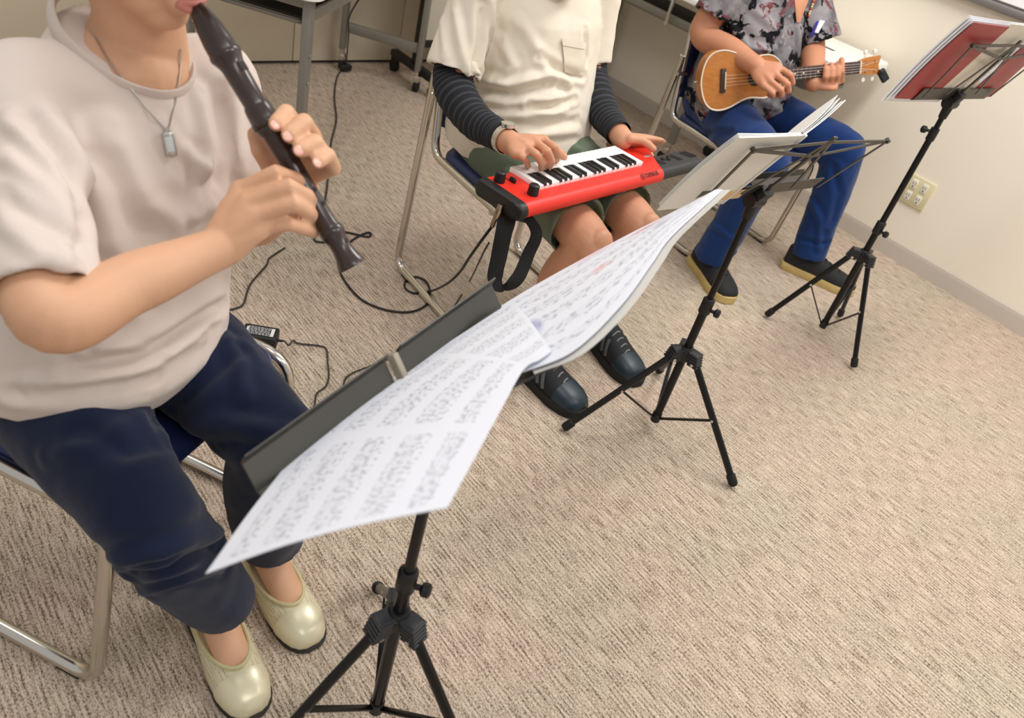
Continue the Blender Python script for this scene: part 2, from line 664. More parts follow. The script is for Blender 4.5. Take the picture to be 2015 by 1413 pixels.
# ------------------------------------------------------------------ chairs
def folding_chair(label, loc, rotz):
    t = thing('folding_chair', label, 'chair', (loc[0], loc[1], 0), rotz, 'folding pipe chairs')
    half = [V(.223, -.176, .62), V(.226, -.21, .013), V(.226, .20, .013), V(.207, .243, .405), V(.205, -.145, .405), V(.190, -.21, .745)]
    pts = half + [V(-p[0], p[1], p[2]) for p in half[::-1]]
    rs = [0, .045, .05, .06, .05, .05, .05, .05, .06, .05, .045, 0]
    MB().tube(fillet(pts, rs, 6), .0115, 12).obj('frame', M_chrome, t, local=True)
    for s in (-1, 1):
        MB().tube([V(s * .233, -.163, .56), V(s * .180, -.168, .56)], .007, 8).obj('pivot', M_chrome, t, local=True)
        for yy in (-.14, .15):
            MB().box((s * .226, yy, .005), X1 * .010, Y1 * .022, Z1 * .005, .003).obj('rubber_foot', M_rubber, t, local=True)
    MB().tube([V(-.20, -.10, .395), V(.20, -.10, .395)], .009, 8).obj('cross_bar', M_chrome, t, local=True)
    MB().tube([V(-.205, .15, .388), V(.205, .15, .388)], .009, 8).obj('cross_bar', M_chrome, t, local=True)
    R = []
    c = V(0, .048, 0)
    for z, ins, in ((.398, .008), (.402, 0), (.416, 0), (.426, .006), (.431, .022), (.4325, .06)):
        R.append(rrect(c + Z1 * z, X1 * (.197 - ins), Y1 * (.197 - ins), .07 - ins * .5, 6))
    MB().rings(R).obj('seat', M_blue, t, local=True)
    G = []
    for i in range(13):
        x = -.186 + .372 * i / 12
        col = []
        for j in range(7):
            z = .475 + .25 * j / 6
            y = -.155 - (z - .41) * .19 - .018 * (1 - (x / .186) ** 2) + .0
            col.append(V(x, y, z))
        G.append(col)
    MB().grid(G, .016).obj('backrest', M_blue, t, local=True)
    return t


folding_chair('chrome pipe chair with blue seat under the recorder player', (.228, 1.060), math.radians(180 + 30))
folding_chair('chrome pipe chair with blue seat under the keyboard player', (1.473, 1.463), math.radians(180 - 4.2))
folding_chair('chrome pipe chair with blue back under the ukulele player', (2.611, 1.566), math.radians(180 - 4.2))


# ------------------------------------------------------------------ music stands
def music_stand(label, ax, face, feet, rad, zhub, zcol, ztop, tilt, led, knob2=None, desk_y=.0, desk_x=.0, tip=(.02, .19)):
    """face: horizontal direction towards the player"""
    t = thing('music_stand', label, 'music stand', (ax[0], ax[1], 0), 0, 'tripod music stands')
    A = V(*ax, 0)
    fc = nrm(V(*face, 0))
    e = np.cross(fc, Z1)          # to the right of the stand seen by the player's back... along the ledge
    MB().tube([A + Z1 * .035, A + Z1 * zcol], .0105, 12).obj('lower_pole', M_blackmetal, t)
    MB().tube([A + Z1 * (zcol - .02), A + Z1 * (ztop - .01)], .008, 12).obj('upper_pole', M_blackmetal, t)
    c = MB().tube([A + Z1 * (zcol - .028), A + Z1 * (zcol - .024), A + Z1 * (zcol + .012), A + Z1 * (zcol + .016)], [.0115, .0145, .0145, .011], 14).obj('collar', M_black, t)
    kd = nrm(R_ * .7 + fc * -.6)
    kd[2] = 0

    def knob(z, d, par):
        d = nrm(d)
        k = MB()
        k.tube([A + Z1 * z + d * .010, A + Z1 * z + d * .024], .0045, 8)
        k.tube([A + Z1 * z + d * .022, A + Z1 * z + d * .025, A + Z1 * z + d * .034, A + Z1 * z + d * .037], [.007, .0105, .0105, .007], 12)
        k.obj('knob', M_black, par)
    knob(zcol - .014, kd if knob2 is None else -fc, c)
    if knob2:
        c2 = MB().tube([A + Z1 * (knob2 - .024), A + Z1 * (knob2 + .012)], .0125, 14).obj('collar', M_black, t)
        knob(knob2, fc * .3 - R_ * V(1, 1, 0), c2)
        MB().tube([A + Z1 * zcol, A + Z1 * (knob2 - .01)], .0095, 12).obj('middle_pole', M_blackmetal, t)
    hub = MB().tube([A + Z1 * (zhub - .022), A + Z1 * (zhub - .016), A + Z1 * (zhub + .014), A + Z1 * (zhub + .02)], [.013, .018, .018, .014], 16)
    hubo = hub.obj('hub', M_black, t)
    M_rib = mat('dark_grey_plastic', (38, 40, 44), rough=.4)
    for a in feet:
        d = V(math.cos(math.radians(a)), math.sin(math.radians(a)), 0)
        s = np.cross(Z1, d)
        ear = MB()
        for q in range(5):
            ear.box(A + d * .026 + Z1 * (zhub + .012 - q * .007) + d * (q * .002), d * .014, s * .015, Z1 * .0028, .001)
        ear.box(A + d * .022 + Z1 * zhub, d * .016, s * .012, Z1 * .016, .002)
        ear.obj('hub_bracket', M_rib, hubo)
        rv = MB().tube([A + d * .034 + Z1 * (zhub - .012) - s * .017, A + d * .034 + Z1 * (zhub - .012) + s * .017], .0042, 10)
        rv.obj('rivet', M_chrome, hubo)
        p0 = A + d * .033 + Z1 * (zhub - .008)
        p1 = A + d * rad + Z1 * .012
        leg = MB().tube([p0, p1], [(.0075, .0095)] * 2, 10, side=s).obj('leg', M_blackmetal, t)
        dn = nrm(p1 - p0)
        MB().tube([p1 - dn * .028, p1 - dn * .026, p1 - dn * .004, p1 + dn * .002], [.0095, .0118, .0118, .009], 12).obj('rubber_foot', M_rubber, leg)
        pm = p0 + (p1 - p0) * .47
        pb = A + d * .012 + Z1 * .045
        br = MB().box((pm + pb) / 2, (pm - pb) / 2, s * .0055, nrm(np.cross(s, pm - pb)) * .0022, .001).obj('brace', M_blackmetal, t)
        MB().tube([pm - s * .009, pm + s * .009], .0038, 8).obj('rivet', M_chrome, br)
    MB().tube([A + Z1 * .030, A + Z1 * .056], .0125, 12).obj('pole_foot', M_black, t)
    # desk
    u = -fc * math.sin(tilt) + Z1 * math.cos(tilt)
    n = fc * math.cos(tilt) + Z1 * math.sin(tilt)
    P0 = A + Z1 * ztop + fc * desk_y + e * desk_x
    br = MB()
    br.box(P0 + u * .008 - n * .004, e * .016, u * .026, n * .012, .004)
    br.tube([P0 - e * .02 - Z1 * .006, P0 + e * .02 - Z1 * .006], .017, 14)
    br.obj('tilt_bracket', M_black, t)
    MB().tube([A + Z1 * (ztop - .05), A + Z1 * (ztop - .005)], [.0115, .015], 12).obj('pole_cap', M_black, t)
    M_desk = mat('olive_black_steel', (72, 70, 64), rough=.38, metal=.5)
    MB().box(P0 + u * .115 - n * .003, e * .0065, u * .10, n * .0025, .001).obj('spine', M_desk, t)
    lw = led
    for s in (-1, 1):
        pl = MB()
        a, b = P0 + e * (s * .012) + n * .006, P0 + e * (s * lw) + n * .006
        # back plate, shelf and front lip of the folding ledge
        sec = [(.040, .0), (.0, .0), (-.004, .004), (-.004, .040), (.008, .047), (.009, .0455), (-.002, .038), (-.002, .006), (.002, .002), (.040, .002)]
        rings = [[q + u * x + n * y for x, y in sec] for q in ((a, b) if s > 0 else (b, a))]
        pl.rings(rings)
        pl.obj('ledge', M_desk, t, auto=30)
        T = P0 + e * (s * (lw + tip[0])) + u * tip[1]
        arms = [(P0 + u * .20, T), (P0 + u * .155 + e * (s * .004), T), (P0 + e * (s * (lw - .012)) + u * .02, T), (P0 + u * .205 + e * (s * .003), P0 + e * (s * (lw * .42)) + u * .03)]
        for p, q in arms:
            MB().box((p + q) / 2 - n * .004, (q - p) / 2, nrm(np.cross(n, q - p)) * .0042, n * .0011).obj('arm', M_desk, t, smooth=False)
        rv = MB().tube([T - n * .008, T + n * .002], .005, 10).obj('arm_rivet', M_desk, t)
    return t, P0, e, u, n


S1 = music_stand('black tripod music stand nearest, holding the long white score in front of recorder player', (.475, .495), (-.367, .93), (178, 58, 286), .25, .290, .385, .680, math.radians(50), .236, desk_y=.064, desk_x=.014, tip=(-.10, .11))
S2 = music_stand('black tripod music stand holding a clear pocket book, between keyboard and ukulele players', (1.50, .790), (.073, .997), (157.7, 38.5, -81.8), .257, .258, .405, .684, math.radians(29), .205)
S3 = music_stand('black tripod music stand holding a red folder by the cream wall', (2.46, .863), (.073, .997), (129.7, 9.6, -110.5), .190, .318, .425, .828, math.radians(22), .205, knob2=.735)

from mathutils.bvhtree import BVHTree


def bvh(co, fs):
    return BVHTree.FromPolygons([Vector(p) for p in co], fs)


def hit(tree, x, y, off=0.0, default=None):
    d = nrm(ray(x, y))
    r = tree.ray_cast(Vector(CAM), Vector(d))
    if r[0] is None:
        return default
    return np.array(r[0]) + np.array(r[1]) * off


def patch(tree, quad, nx, ny, off):
    """surface patch lying on a garment: quad = 4 pixel corners"""
    (ax, ay), (bx, by), (cx, cy), (dx, dy) = quad
    G = []
    last = None
    for i in range(nx + 1):
        s = i / nx
        col = []
        for j in range(ny + 1):
            t = j / ny
            x = (1 - s) * (1 - t) * ax + s * (1 - t) * bx + s * t * cx + (1 - s) * t * dx
            y = (1 - s) * (1 - t) * ay + s * (1 - t) * by + s * t * cy + (1 - s) * t * dy
            p = hit(tree, x, y, off, last)
            last = p
            col.append(p)
        G.append(col)
    return G




def pfold(co, no, fs, lst):
    """cloth folds: ridges (+) and valleys (-) drawn along lines that are dropped onto the garment"""
    tree = bvh(co, fs)
    out = co.copy()
    for line, amp, wd in lst:
        pts = []
        for (x0, y0), (x1, y1) in zip(line[:-1], line[1:]):
            m = max(2, int(math.hypot(x1 - x0, y1 - y0) / 10))
            for q in range(m):
                h = hit(tree, x0 + (x1 - x0) * q / m, y0 + (y1 - y0) * q / m)
                if h is not None:
                    pts.append(h)
        h = hit(tree, *line[-1])
        if h is not None:
            pts.append(h)
        if len(pts) < 2:
            continue
        keep = [pts[0]]
        for p in pts[1:]:
            if np.linalg.norm(p - keep[-1]) < .08:
                keep.append(p)
        if len(keep) < 2:
            continue
        P = np.array(keep)
        d = poly_dist(co, P)
        # fade towards both ends of the fold
        t0 = np.linalg.norm(co - P[0], axis=1)
        t1 = np.linalg.norm(co - P[-1], axis=1)
        fade = np.clip(np.minimum(t0, t1) / (wd * 2.0) + .25, 0, 1)
        g = np.exp(-(d / wd) ** 2) - .45 * np.exp(-((d - 1.9 * wd) / wd) ** 2)
        out += no * (amp * g * fade)[:, None]
    return out


def cuff(mb, pts, rad, n=28, k=8, wall=.008, depth=.035):
    """sleeve or trouser end: a tube whose open end turns back inside"""
    P = catmull(pts, k)
    m = len(pts) - 1
    rr = [float(np.interp(i / k, range(len(rad)), rad)) for i in range(len(P))]
    T = nrm(P[-1] - P[-2])
    P2 = P + [P[-1], P[-1] - T * depth]
    r2 = rr + [rr[-1] - wall, rr[-1] - wall]
    fr = frames(P)
    fr = fr + [fr[-1], fr[-1]]
    R = [[p + (f[1] * math.cos(2 * math.pi * j / n) + f[2] * math.sin(2 * math.pi * j / n)) * r for j in range(n)] for p, f, r in zip(P2, fr, r2)]
    mb.rings(R)


# ------------------------------------------------------------------ people
def skin_mat(name, rgb):
    m = mat(name, rgb, rough=0.5, var=0.10, vscale=14, bump=0.12, bscale=260, sss=0.12, spec=0.4)
    return m


def cloth_mat(name, rgb, rough=.9, var=.03, bump=.25, bscale=900, vscale=8):
    return mat(name, rgb, rough=rough, var=var, vscale=vscale, bump=bump, bscale=bscale, spec=.15, sheen=.15)


def limb(mb, pts, rad, n=28, k=10, side=None):
    """smooth tapered limb through joint points"""
    P = catmull(pts, k)
    m = len(pts) - 1
    rr = []
    r2 = [(x, x) if np.ndim(x) == 0 else x for x in rad]
    for i in range(len(P)):
        t = i / k
        a = min(int(t), m - 1)
        f = t - a
        f = f * f * (3 - 2 * f)
        rr.append(tuple(np.array(r2[a]) * (1 - f) + np.array(r2[a + 1]) * f))
    mb.tube(P, rr, n, side=side, round_cap=True)


def finger(mb, pts, r):
    P = [np.asarray(p, float) for p in pts]
    n = len(P)
    rr = [r * (1.12 - .22 * i / (n - 1)) for i in range(n)]
    Q, q = [], []
    for i in range(n - 1):
        for s in (0, .18, .5, .82):
            Q.append(P[i] * (1 - s) + P[i + 1] * s)
            base = rr[i] * (1 - s) + rr[i + 1] * s
            q.append(base * (1.06 if s in (0,) else (.96 if s == .5 else 1.0)))
    Q.append(P[-1])
    q.append(rr[-1])
    mb.tube(Q, q, 12, round_cap=True)


def palm(mb, wrist, mcps, th=.013, rw=.024):
    """flattened palm between the wrist and four knuckles"""
    mc = [np.asarray(p, float) for p in mcps]
    wr = np.asarray(wrist, float)
    side = nrm(mc[-1] - mc[0])
    c1 = sum(mc) / 4
    wd = np.linalg.norm(mc[-1] - mc[0]) / 2 + .009
    for a in mc:
        mb.tube([wr * .75 + a * .25, wr * .4 + a * .6, a], [th * 1.15, th * 1.1, th * .92], 10, round_cap=True)
    mb.tube([wr, wr * .6 + c1 * .4, wr * .25 + c1 * .75, c1], [(rw, th * 1.25), (wd * .85, th * 1.3), (wd, th * 1.1), (wd * .95, th * .95)], 16, side=side, round_cap=True)


def head(mb, C, f, u, sc=1.0):
    f, u = nrm(f), nrm(u)
    u = nrm(u - f * (u @ f))
    s = np.cross(f, u)

    def E(x, y, z, a, b, c):
        mb.ell(C + (s * x + f * y + u * z) * sc, (s * a * sc, f * b * sc, u * c * sc), 20, 14)
    E(0, -.012, .028, .073, .092, .092)
    E(0, .022, -.035, .060, .066, .082)
    E(0, .060, -.096, .030, .027, .022)
    E(0, .040, -.085, .046, .040, .030)
    for q in (-1, 1):
        E(q * .036, .050, -.035, .028, .030, .034)
        E(q * .044, .012, -.072, .018, .045, .026)
        E(q * .075, -.008, -.010, .009, .019, .031)
        E(q * .013, .099, -.033, .009, .010, .008)
        E(q * .030, .078, .022, .024, .014, .010)
    E(0, .080, -.066, .027, .017, .020)
    mb.tube([C + (f * .082 + u * .015) * sc, C + (f * .097 - u * .012) * sc, C + (f * .106 - u * .030) * sc], [.008 * sc, .010 * sc, .012 * sc], 12, round_cap=True)
    return s


def head_extras(root, C, f, u, sc, hair_rgb, hair_long, lips=(176, 96, 92), nm=''):
    f, u = nrm(f), nrm(u)
    u = nrm(u - f * (u @ f))
    s = np.cross(f, u)
    W = lambda x, y, z: C + (s * x + f * y + u * z) * sc
    mh = mat('hair_' + nm, hair_rgb, rough=.55, var=.25, vscale=120)
    h = MB()
    h.ell(W(0, -.024, .045), (s * .083 * sc, f * .094 * sc, u * .094 * sc), 22, 14)
    h.ell(W(0, -.055, -.01), (s * .080 * sc, f * .066 * sc, u * .085 * sc), 20, 12)
    if hair_long:
        for q in (-1, 1):
            h.ell(W(q * .072, -.02, -.025), (s * .016 * sc, f * .04 * sc, u * .06 * sc), 12, 10)
    co, no, fs = remesh(h, .006, 6)
    co = crumple(co, no, .005, 60, (1, 1, .4), 3.0)
    mkobj('hair', co, fs, mh, root)
    me = mat('eye_white', (236, 232, 226), rough=.2)
    mi = mat('dark_iris', (40, 26, 18), rough=.2)
    for q in (-1, 1):
        e = MB().ell(W(q * .031, .080, .004), (s * .0125 * sc, f * .010 * sc, u * .0075 * sc)).obj('eye', me, root)
        MB().ell(W(q * .031, .088, .004), (s * .0055 * sc, f * .0028 * sc, u * .0055 * sc)).obj('iris', mi, e)
        MB().tube([W(q * .048, .079, .026), W(q * .032, .089, .031), W(q * .016, .090, .028)], [.002, .0035, .003], 8).obj('eyebrow', mh, root)
    ml = mat('lips_' + nm, lips, rough=.4)
    lp = MB()
    for zz, rr in ((-.0605, .0042), (-.0695, .0052)):
        lp.tube(catmull([W(-.022, .086, -.066), W(-.010, .0965, zz), W(0, .0985, zz - .0005), W(.010, .0965, zz), W(.022, .086, -.066)], 4), [.0015] + [rr * sc] * 15 + [.0015], 8)
    co, no, fs = remesh(lp, .0016, 3)
    mkobj('lips', co, fs, ml, root)


def nails(root, tips, m, r=.0058):
    """tips: (position, direction along the finger, outward normal)"""
    for p, d, n in tips:
        d = nrm(d)
        n = nrm(np.asarray(n) - d * (np.asarray(n) @ d))
        MB().ell(np.asarray(p), (np.cross(d, n) * r, d * r * 1.25, n * .0016), 12, 8).obj('fingernail', m, root)


def foot_frame(heel, toe):
    heel, toe = V(heel[0], heel[1], 0), V(toe[0], toe[1], 0)
    L = np.linalg.norm(toe - heel)
    fy = (toe - heel) / L
    fx = np.cross(fy, Z1)
    return heel, fy, fx, L


def shoe_rings(heel, fy, fx, st, z0=0.0, n=20, bend=0.0):
    """st: (t along metres, half width, height, centre shift)"""
    R = []
    for row in st:
        y, hw, h, sh = row[:4]
        px_, pz_ = (.75, .85) if len(row) < 5 else (row[4], row[4])
        ring = []
        for j in range(n):
            a = 2 * math.pi * j / n
            ca, sa = math.cos(a), math.sin(a)
            x = hw * abs(ca) ** px_ * (1 if ca > 0 else -1)
            z = (h * (abs(sa) ** pz_) if sa > 0 else -min(h, .012) * 0.0)
            if sa <= 0:
                x *= .96
                z = 0
                x = hw * .97 * ca
            ring.append(heel + fy * y + fx * (x + sh) + Z1 * (z0 + max(z, 0)))
        R.append(ring)
    return R


def sole(heel, fy, fx, L, W, z0, z1, name, m, parent, curve=.006, grow=.0):
    sts = [(0.0, .35), (.015, .62), (.05, .78), (.2, .82), (.4, .80), (.6, .95), (.75, 1.0), (.87, .90), (.95, .66), (.99, .36), (1.0, .2)]
    right = [heel + fy * (t * L) + fx * (W * w) for t, w in sts]
    left = [heel + fy * (t * L) - fx * (W * w) for t, w in sts[::-1]]
    out = catmull(right + left + [right[0]], 3)[:-1]
    out = [p for i, p in enumerate(out)]
    c = sum(out) / len(out)
    R = []
    for z, k in ((z0, .97), (z0 + .003, 1.0), (z1 - .003, 1.0), (z1, .97)):
        R.append([c + (p - c) * k + Z1 * z for p in out])
    return MB().rings(R).obj(name, m, parent)


# ---- person 1 : recorder player
M_skin1 = skin_mat('skin_recorder_player', (214, 166, 132))
M_nail = mat('fingernail', (224, 172, 154), rough=.3)
M_tee1 = cloth_mat('pale_pinkish_tee', (214, 200, 190))
M_navy = cloth_mat('navy_trousers', (23, 32, 56), var=.06)


def build_p1():
    root = thing('person', 'seated person in pale beige tee and navy trousers playing a recorder', 'person', (.26, .98, 0))
    fw = nrm(V(.47, -.88, 0))
    sd = nrm(V(.88, .47, 0))
    C = V(.319, .969, 1.097)
    hf, hu = V(.45, -.83, -.33), V(.16, -.29, .94)
    # skin
    b = MB()
    head(b, C, hf, hu)
    nb = V(.322, 1.02, .90)
    limb(b, [C - nrm(hf) * .028 - nrm(hu) * .05, C * .35 + nb * .65, nb], [.050, .050, .062])
    limb(b, [V(.235, 1.08, .52), V(.27, 1.03, .68), V(.305, 1.01, .84), V(.315, 1.02, .90)], [(.13, .095), (.12, .085), (.11, .07), (.06, .05)], side=sd)
    b.ell(V(.306, 1.006, .895), (sd * .071, fw * .071, Z1 * .050), 24, 16)
    Rs, Re, Rw = D(48, 190, .88), D(98, 618, .765), D(436, 486, .885)
    limb(b, [V(.30, 1.0, .86), Rs - Z1 * .006, Rs * .5 + Re * .5, Re, Re * .55 + Rw * .45 + Z1 * -.002, Rw], [.045, .038, .035, .037, .032, .0235])
    im = [D(474, 374, .888), D(488, 398, .876), D(503, 424, .875), D(512, 452, .887)]
    palm(b, Rw, im, .0135, .026)
    finger(b, [im[0], D(543, 340, .876), D(582, 353, .905), D(602, 372, .940)], .0092)
    finger(b, [im[1], D(568, 367, .868), D(603, 386, .900), D(618, 404, .943)], .0096)
    finger(b, [im[2], D(577, 400, .870), D(604, 416, .903), D(622, 430, .945)], .0092)
    finger(b, [im[3], D(570, 440, .882), D(596, 450, .908), D(618, 458, .942)], .0080)
    finger(b, [D(455, 455, .905), D(505, 440, .935), D(560, 415, .955), D(600, 395, .962)], .0105)
    Ls, Le, Lw = D(424, 165, 1.06), D(492, 430, 1.12), D(597, 398, 1.00)
    limb(b, [V(.35, 1.02, .87), Ls, Ls * .5 + Le * .5, Le, Le * .5 + Lw * .5, Lw], [.045, .038, .036, .036, .030, .0225])
    lm = [D(553, 300, .968), D(572, 316, .972), D(590, 334, .975), D(603, 352, .978)]
    palm(b, Lw, lm, .012, .024)
    fl = [[lm[0], D(583, 248, .948), D(563, 222, .908), D(544, 243, .889)],
          [lm[1], D(616, 270, .942), D(598, 241, .902), D(570, 265, .885)],
          [lm[2], D(636, 305, .942), D(620, 281, .902), D(592, 294, .886)],
          [lm[3], D(656, 330, .945), D(645, 305, .913), D(627, 318, .895)]]
    for q, r in zip(fl, (.0108, .0112, .0108, .0095)):
        finger(b, q, r)
    finger(b, [D(575, 385, .985), D(535, 335, .962), D(512, 295, .945), D(503, 265, .938)], .0115)
    # lower legs and feet
    feet = []
    for hip, knee, ank, heel, toe in ((V(.14, 1.05, .52), V(.200, .690, .470), V(.312, .76, .10), (.322, .835), (.314, .597)), (V(.31, 1.12, .52), V(.391, .72, .475), V(.443, .835, .10), (.442, .898), (.449, .660))):
        limb(b, [hip, hip * .5 + knee * .5, knee * .9 + ank * .1], [.05, .035, .028])
        limb(b, [knee * .9 + ank * .1, knee * .5 + ank * .5, ank], [.028, .030, .031])
        h, fy, fx, L = foot_frame(heel, toe)
        b.tube([ank, h + fy * .075 + Z1 * .066, h + fy * .118 + Z1 * .049, h + fy * .152 + Z1 * .039, h + fy * .182 + Z1 * .022, h + fy * .205 + Z1 * .016], [(.031, .034), (.029, .034), (.029, .026), (.029, .019), (.026, .012), (.018, .009)], 20, side=fx, round_cap=True)
        b.tube([ank, h + fy * .04 + Z1 * .04, h + fy * .05 + Z1 * .025], [(.030, .032), (.028, .030), (.026, .02)], 14, side=fx, round_cap=True)
        feet.append((h, fy, fx, L))
    co, no, fs = remesh(b, .0026, 5)
    mkobj('body', co, fs, M_skin1, root)
    bt = bvh(co, fs)
    nails(root, [(q[3] + nrm(CAM - q[3]) * .0078 + nrm(q[3] - q[2]) * .003, q[3] - q[2], CAM - q[3]) for q in fl], M_nail)
    head_extras(root, C, hf, hu, 1.0, (40, 32, 28), True, (198, 122, 110), 'one')
    # t-shirt
    s = MB()
    rows = [(.535, .200, .995, .178, .190), (.575, .206, .992, .186, .205), (.62, .222, .996, .182, .188), (.69, .252, 1.0, .172, .155), (.76, .280, 1.0, .168, .132), (.82, .298, 1.004, .160, .116), (.865, .308, 1.010, .146, .096), (.895, .310, 1.016, .108, .080), (.915, .308, 1.018, .080, .072), (.930, .306, 1.020, .070, .063)]
    n = 40
    R = []
    for z, x, y, a, d in rows:
        c = V(x, y, z)
        lean = V(0, 0, 1)
        ring = []
        for j in range(n):
            t = 2 * math.pi * j / n
            ca, sa = math.cos(t), math.sin(t)
            p = c + sd * (a * abs(ca) ** .85 * np.sign(ca)) + fw * (d * abs(sa) ** .9 * np.sign(sa))
            p[2] += -.020 * sa * (1 if z > .85 else 0) - (.0 if z > .85 else .018 * sa)
            ring.append(p)
        R.append(ring)
    area = sum((R[0][j][0] * R[0][(j + 1) % n][1] - R[0][(j + 1) % n][0] * R[0][j][1]) for j in range(n))
    if area < 0:
        R = [r[::-1] for r in R]
    s.rings(R)
    cuff(s, [V(.262, .985, .862), Rs + V(.0, 0, .002), Rs * .6 + Re * .4, Rs * .06 + Re * .94 + V(-.002, .004, 0)], [.058, .056, .051, .0515])
    cuff(s, [V(.365, 1.03, .862), Ls + V(0, 0, .002), Ls * .6 + Le * .4, Ls * .28 + Le * .72], [.058, .055, .051, .050])
    co, no, fs = remesh(s, .0045, 8)
    co = pfold(co, no, fs, [
        ([(60, 240), (130, 320), (163, 420), (165, 530)], -.006, .010),
        ([(20, 230), (90, 300), (150, 400)], .006, .010),
        ([(5, 300), (80, 360), (150, 440)], .006, .009),
        ([(0, 380), (70, 430), (150, 480)], -.006, .008),
        ([(0, 440), (80, 500), (155, 520)], .004, .008),
        ([(110, 230), (200, 400), (240, 520), (330, 560)], .008, .016),
        ([(215, 250), (290, 400), (360, 440), (430, 400)], .006, .014),
        ([(200, 520), (290, 590), (400, 540)], -.007, .013),
        ([(390, 180), (410, 290), (385, 420)], .007, .010),
        ([(430, 180), (440, 300), (430, 380)], -.006, .010),
        ([(460, 190), (470, 330)], .005, .009),
        ([(375, 300), (405, 345)], .006, .008),
        ([(320, 250), (390, 330), (420, 330)], .004, .010),
        ([(170, 690), (300, 660), (435, 570)], .006, .010),
        ([(140, 725), (280, 700), (440, 600)], -.006, .009),
        ([(60, 760), (250, 735), (400, 660)], .006, .010),
        ([(200, 680), (330, 690), (430, 620)], .004, .007),
        ([(20, 775), (180, 760), (300, 740)], -.004, .008)])
    co = crumple(co, no, .004, 10, (1, 1, .6), 1.0)
    co = crumple(co, no, .0015, 30, (1, 1, .7), 5.0)
    tee = mkobj('t_shirt', co, fs, M_tee1, root)
    # ribbed collar
    col = []
    for j in range(36):
        t = 2 * math.pi * j / 36
        ca, sa = math.cos(t), math.sin(t)
        col.append(V(.306, 1.014, .925) + sd * (.074 * ca) + fw * (.071 * sa + (.004 if sa > 0 else 0)) + Z1 * (-.040 * sa))
    MB().tube(col, [(.0045, .011)] * 36, 10, close=True).obj('collar', cloth_mat('pale_tee_rib', (208, 194, 184), bscale=600), tee)
    # necklace with pendant
    tt = bvh(co, fs)

    def onp1(x, y):
        a, c = hit(tt, x, y, .0018), hit(bt, x, y, .0018)
        if a is None or (c is not None and np.linalg.norm(c - CAM) < np.linalg.norm(a - CAM)):
            a = c
        return a
    nk = [onp1(*q) for q in ((150, 8), (170, 45), (192, 80), (215, 120), (240, 152), (265, 185), (288, 215), (310, 240), (328, 256))]
    nk2 = [onp1(*q) for q in ((331, 256), (338, 225), (345, 195), (349, 160), (352, 125), (354, 95))]
    ch = MB().tube(catmull([q for q in nk if q is not None], 4), .0010, 6)
    ch.tube(catmull([q for q in nk2 if q is not None], 4), .0010, 6)
    silver = mat('silver', (200, 198, 192), rough=.3, metal=1.0)
    ne = ch.obj('necklace', silver, root)
    pc = onp1(333, 283) + nrm(CAM - onp1(333, 283)) * .003
    up = nrm(onp1(329, 262) - onp1(337, 305))
    rt_ = nrm(np.cross(up, pc - CAM))
    nn = np.cross(rt_, up)
    pe = MB().box(pc, rt_ * .0065, up * .0145, nn * .003, .002).obj('pendant', silver, ne)
    MB().box(pc - nn * .0032 * np.sign(nn @ (pc - CAM)), rt_ * .004, up * .0085, nn * .0008, .0005).obj('pendant_stone', mat('pale_stone', (214, 222, 224), rough=.15), pe)
    MB().tube([pc + up * .0135, pc + up * .019], .0035, 8).obj('pendant_bail', silver, pe)
    # bracelet on left wrist
    ax = nrm(Lw - Le)
    bc = Lw - ax * .012
    s1 = nrm(np.cross(ax, Z1))
    s2 = np.cross(ax, s1)
    for j in range(16):
        a = 2 * math.pi * j / 16
        MB().ell(bc + (s1 * math.cos(a) + s2 * math.sin(a)) * .0275, (s1 * .0045, s2 * .0045, ax * .0045), 8, 6).obj('bracelet_bead', mat('sparkling_bead', (226, 214, 190), rough=.15, metal=.6), root)
    # trousers
    tr = MB()
    limb(tr, [V(.235, 1.09, .50), V(.222, 1.07, .53), V(.232, 1.06, .60)], [(.165, .13), (.175, .135), (.14, .11)], side=sd)
    kR, kL = V(.198, .688, .466), V(.391, .730, .466)
    for hip, knee, ank in ((V(.145, 1.04, .505), kR, feet[0][0] + feet[0][1] * .085 + Z1 * .12), (V(.305, 1.10, .505), kL, feet[1][0] + feet[1][1] * .075 + Z1 * .12)):
        limb(tr, [hip, hip * .55 + knee * .45 + Z1 * .006, knee + Z1 * .0], [.098, .088, .066])
        mid = knee * .55 + ank * .45 + V(-.006, .010, 0)
        cuff(tr, [knee, mid, ank], [.066, .066, .057], wall=.009)
    co, no, fs = remesh(tr, .0045, 9)
    co = pfold(co, no, fs, [
        ([(215, 1110), (320, 1085), (425, 1045)], .010, .012),
        ([(222, 1145), (330, 1120), (435, 1075)], -.010, .010),
        ([(235, 1175), (340, 1150), (445, 1110)], .008, .010),
        ([(160, 850), (250, 890), (320, 870)], -.006, .012),
        ([(90, 900), (200, 870), (290, 815)], .005, .012),
        ([(300, 830), (370, 780), (470, 690)], -.007, .011),
        ([(330, 860), (430, 830), (560, 850)], .006, .013),
        ([(370, 890), (460, 880), (560, 890)], -.006, .011),
        ([(440, 660), (470, 720), (480, 780)], .005, .010)])
    co = crumple(co, no, .005, 10, (1, 1, 1), 2.0)
    co = crumple(co, no, .0015, 34, (1, 1, .6), 9.0)
    mkobj('trousers', co, fs, M_navy, root)
    # ballet flats
    M_gold = mat('pale_gold_leather', (232, 224, 192), rough=.32, metal=.25, var=.05, vscale=30, bump=.1, bscale=120)
    M_rim = mat('pale_gold_binding', (204, 194, 150), rough=.5)
    M_perf = mat('perforated_pale_leather', (214, 203, 164), rough=.45, metal=.1)
    nt, N, L_, bs = nodes_of(M_perf)
    tc = N.new('ShaderNodeTexCoord')
    vo = N.new('ShaderNodeTexVoronoi')
    vo.inputs['Scale'].default_value = 330
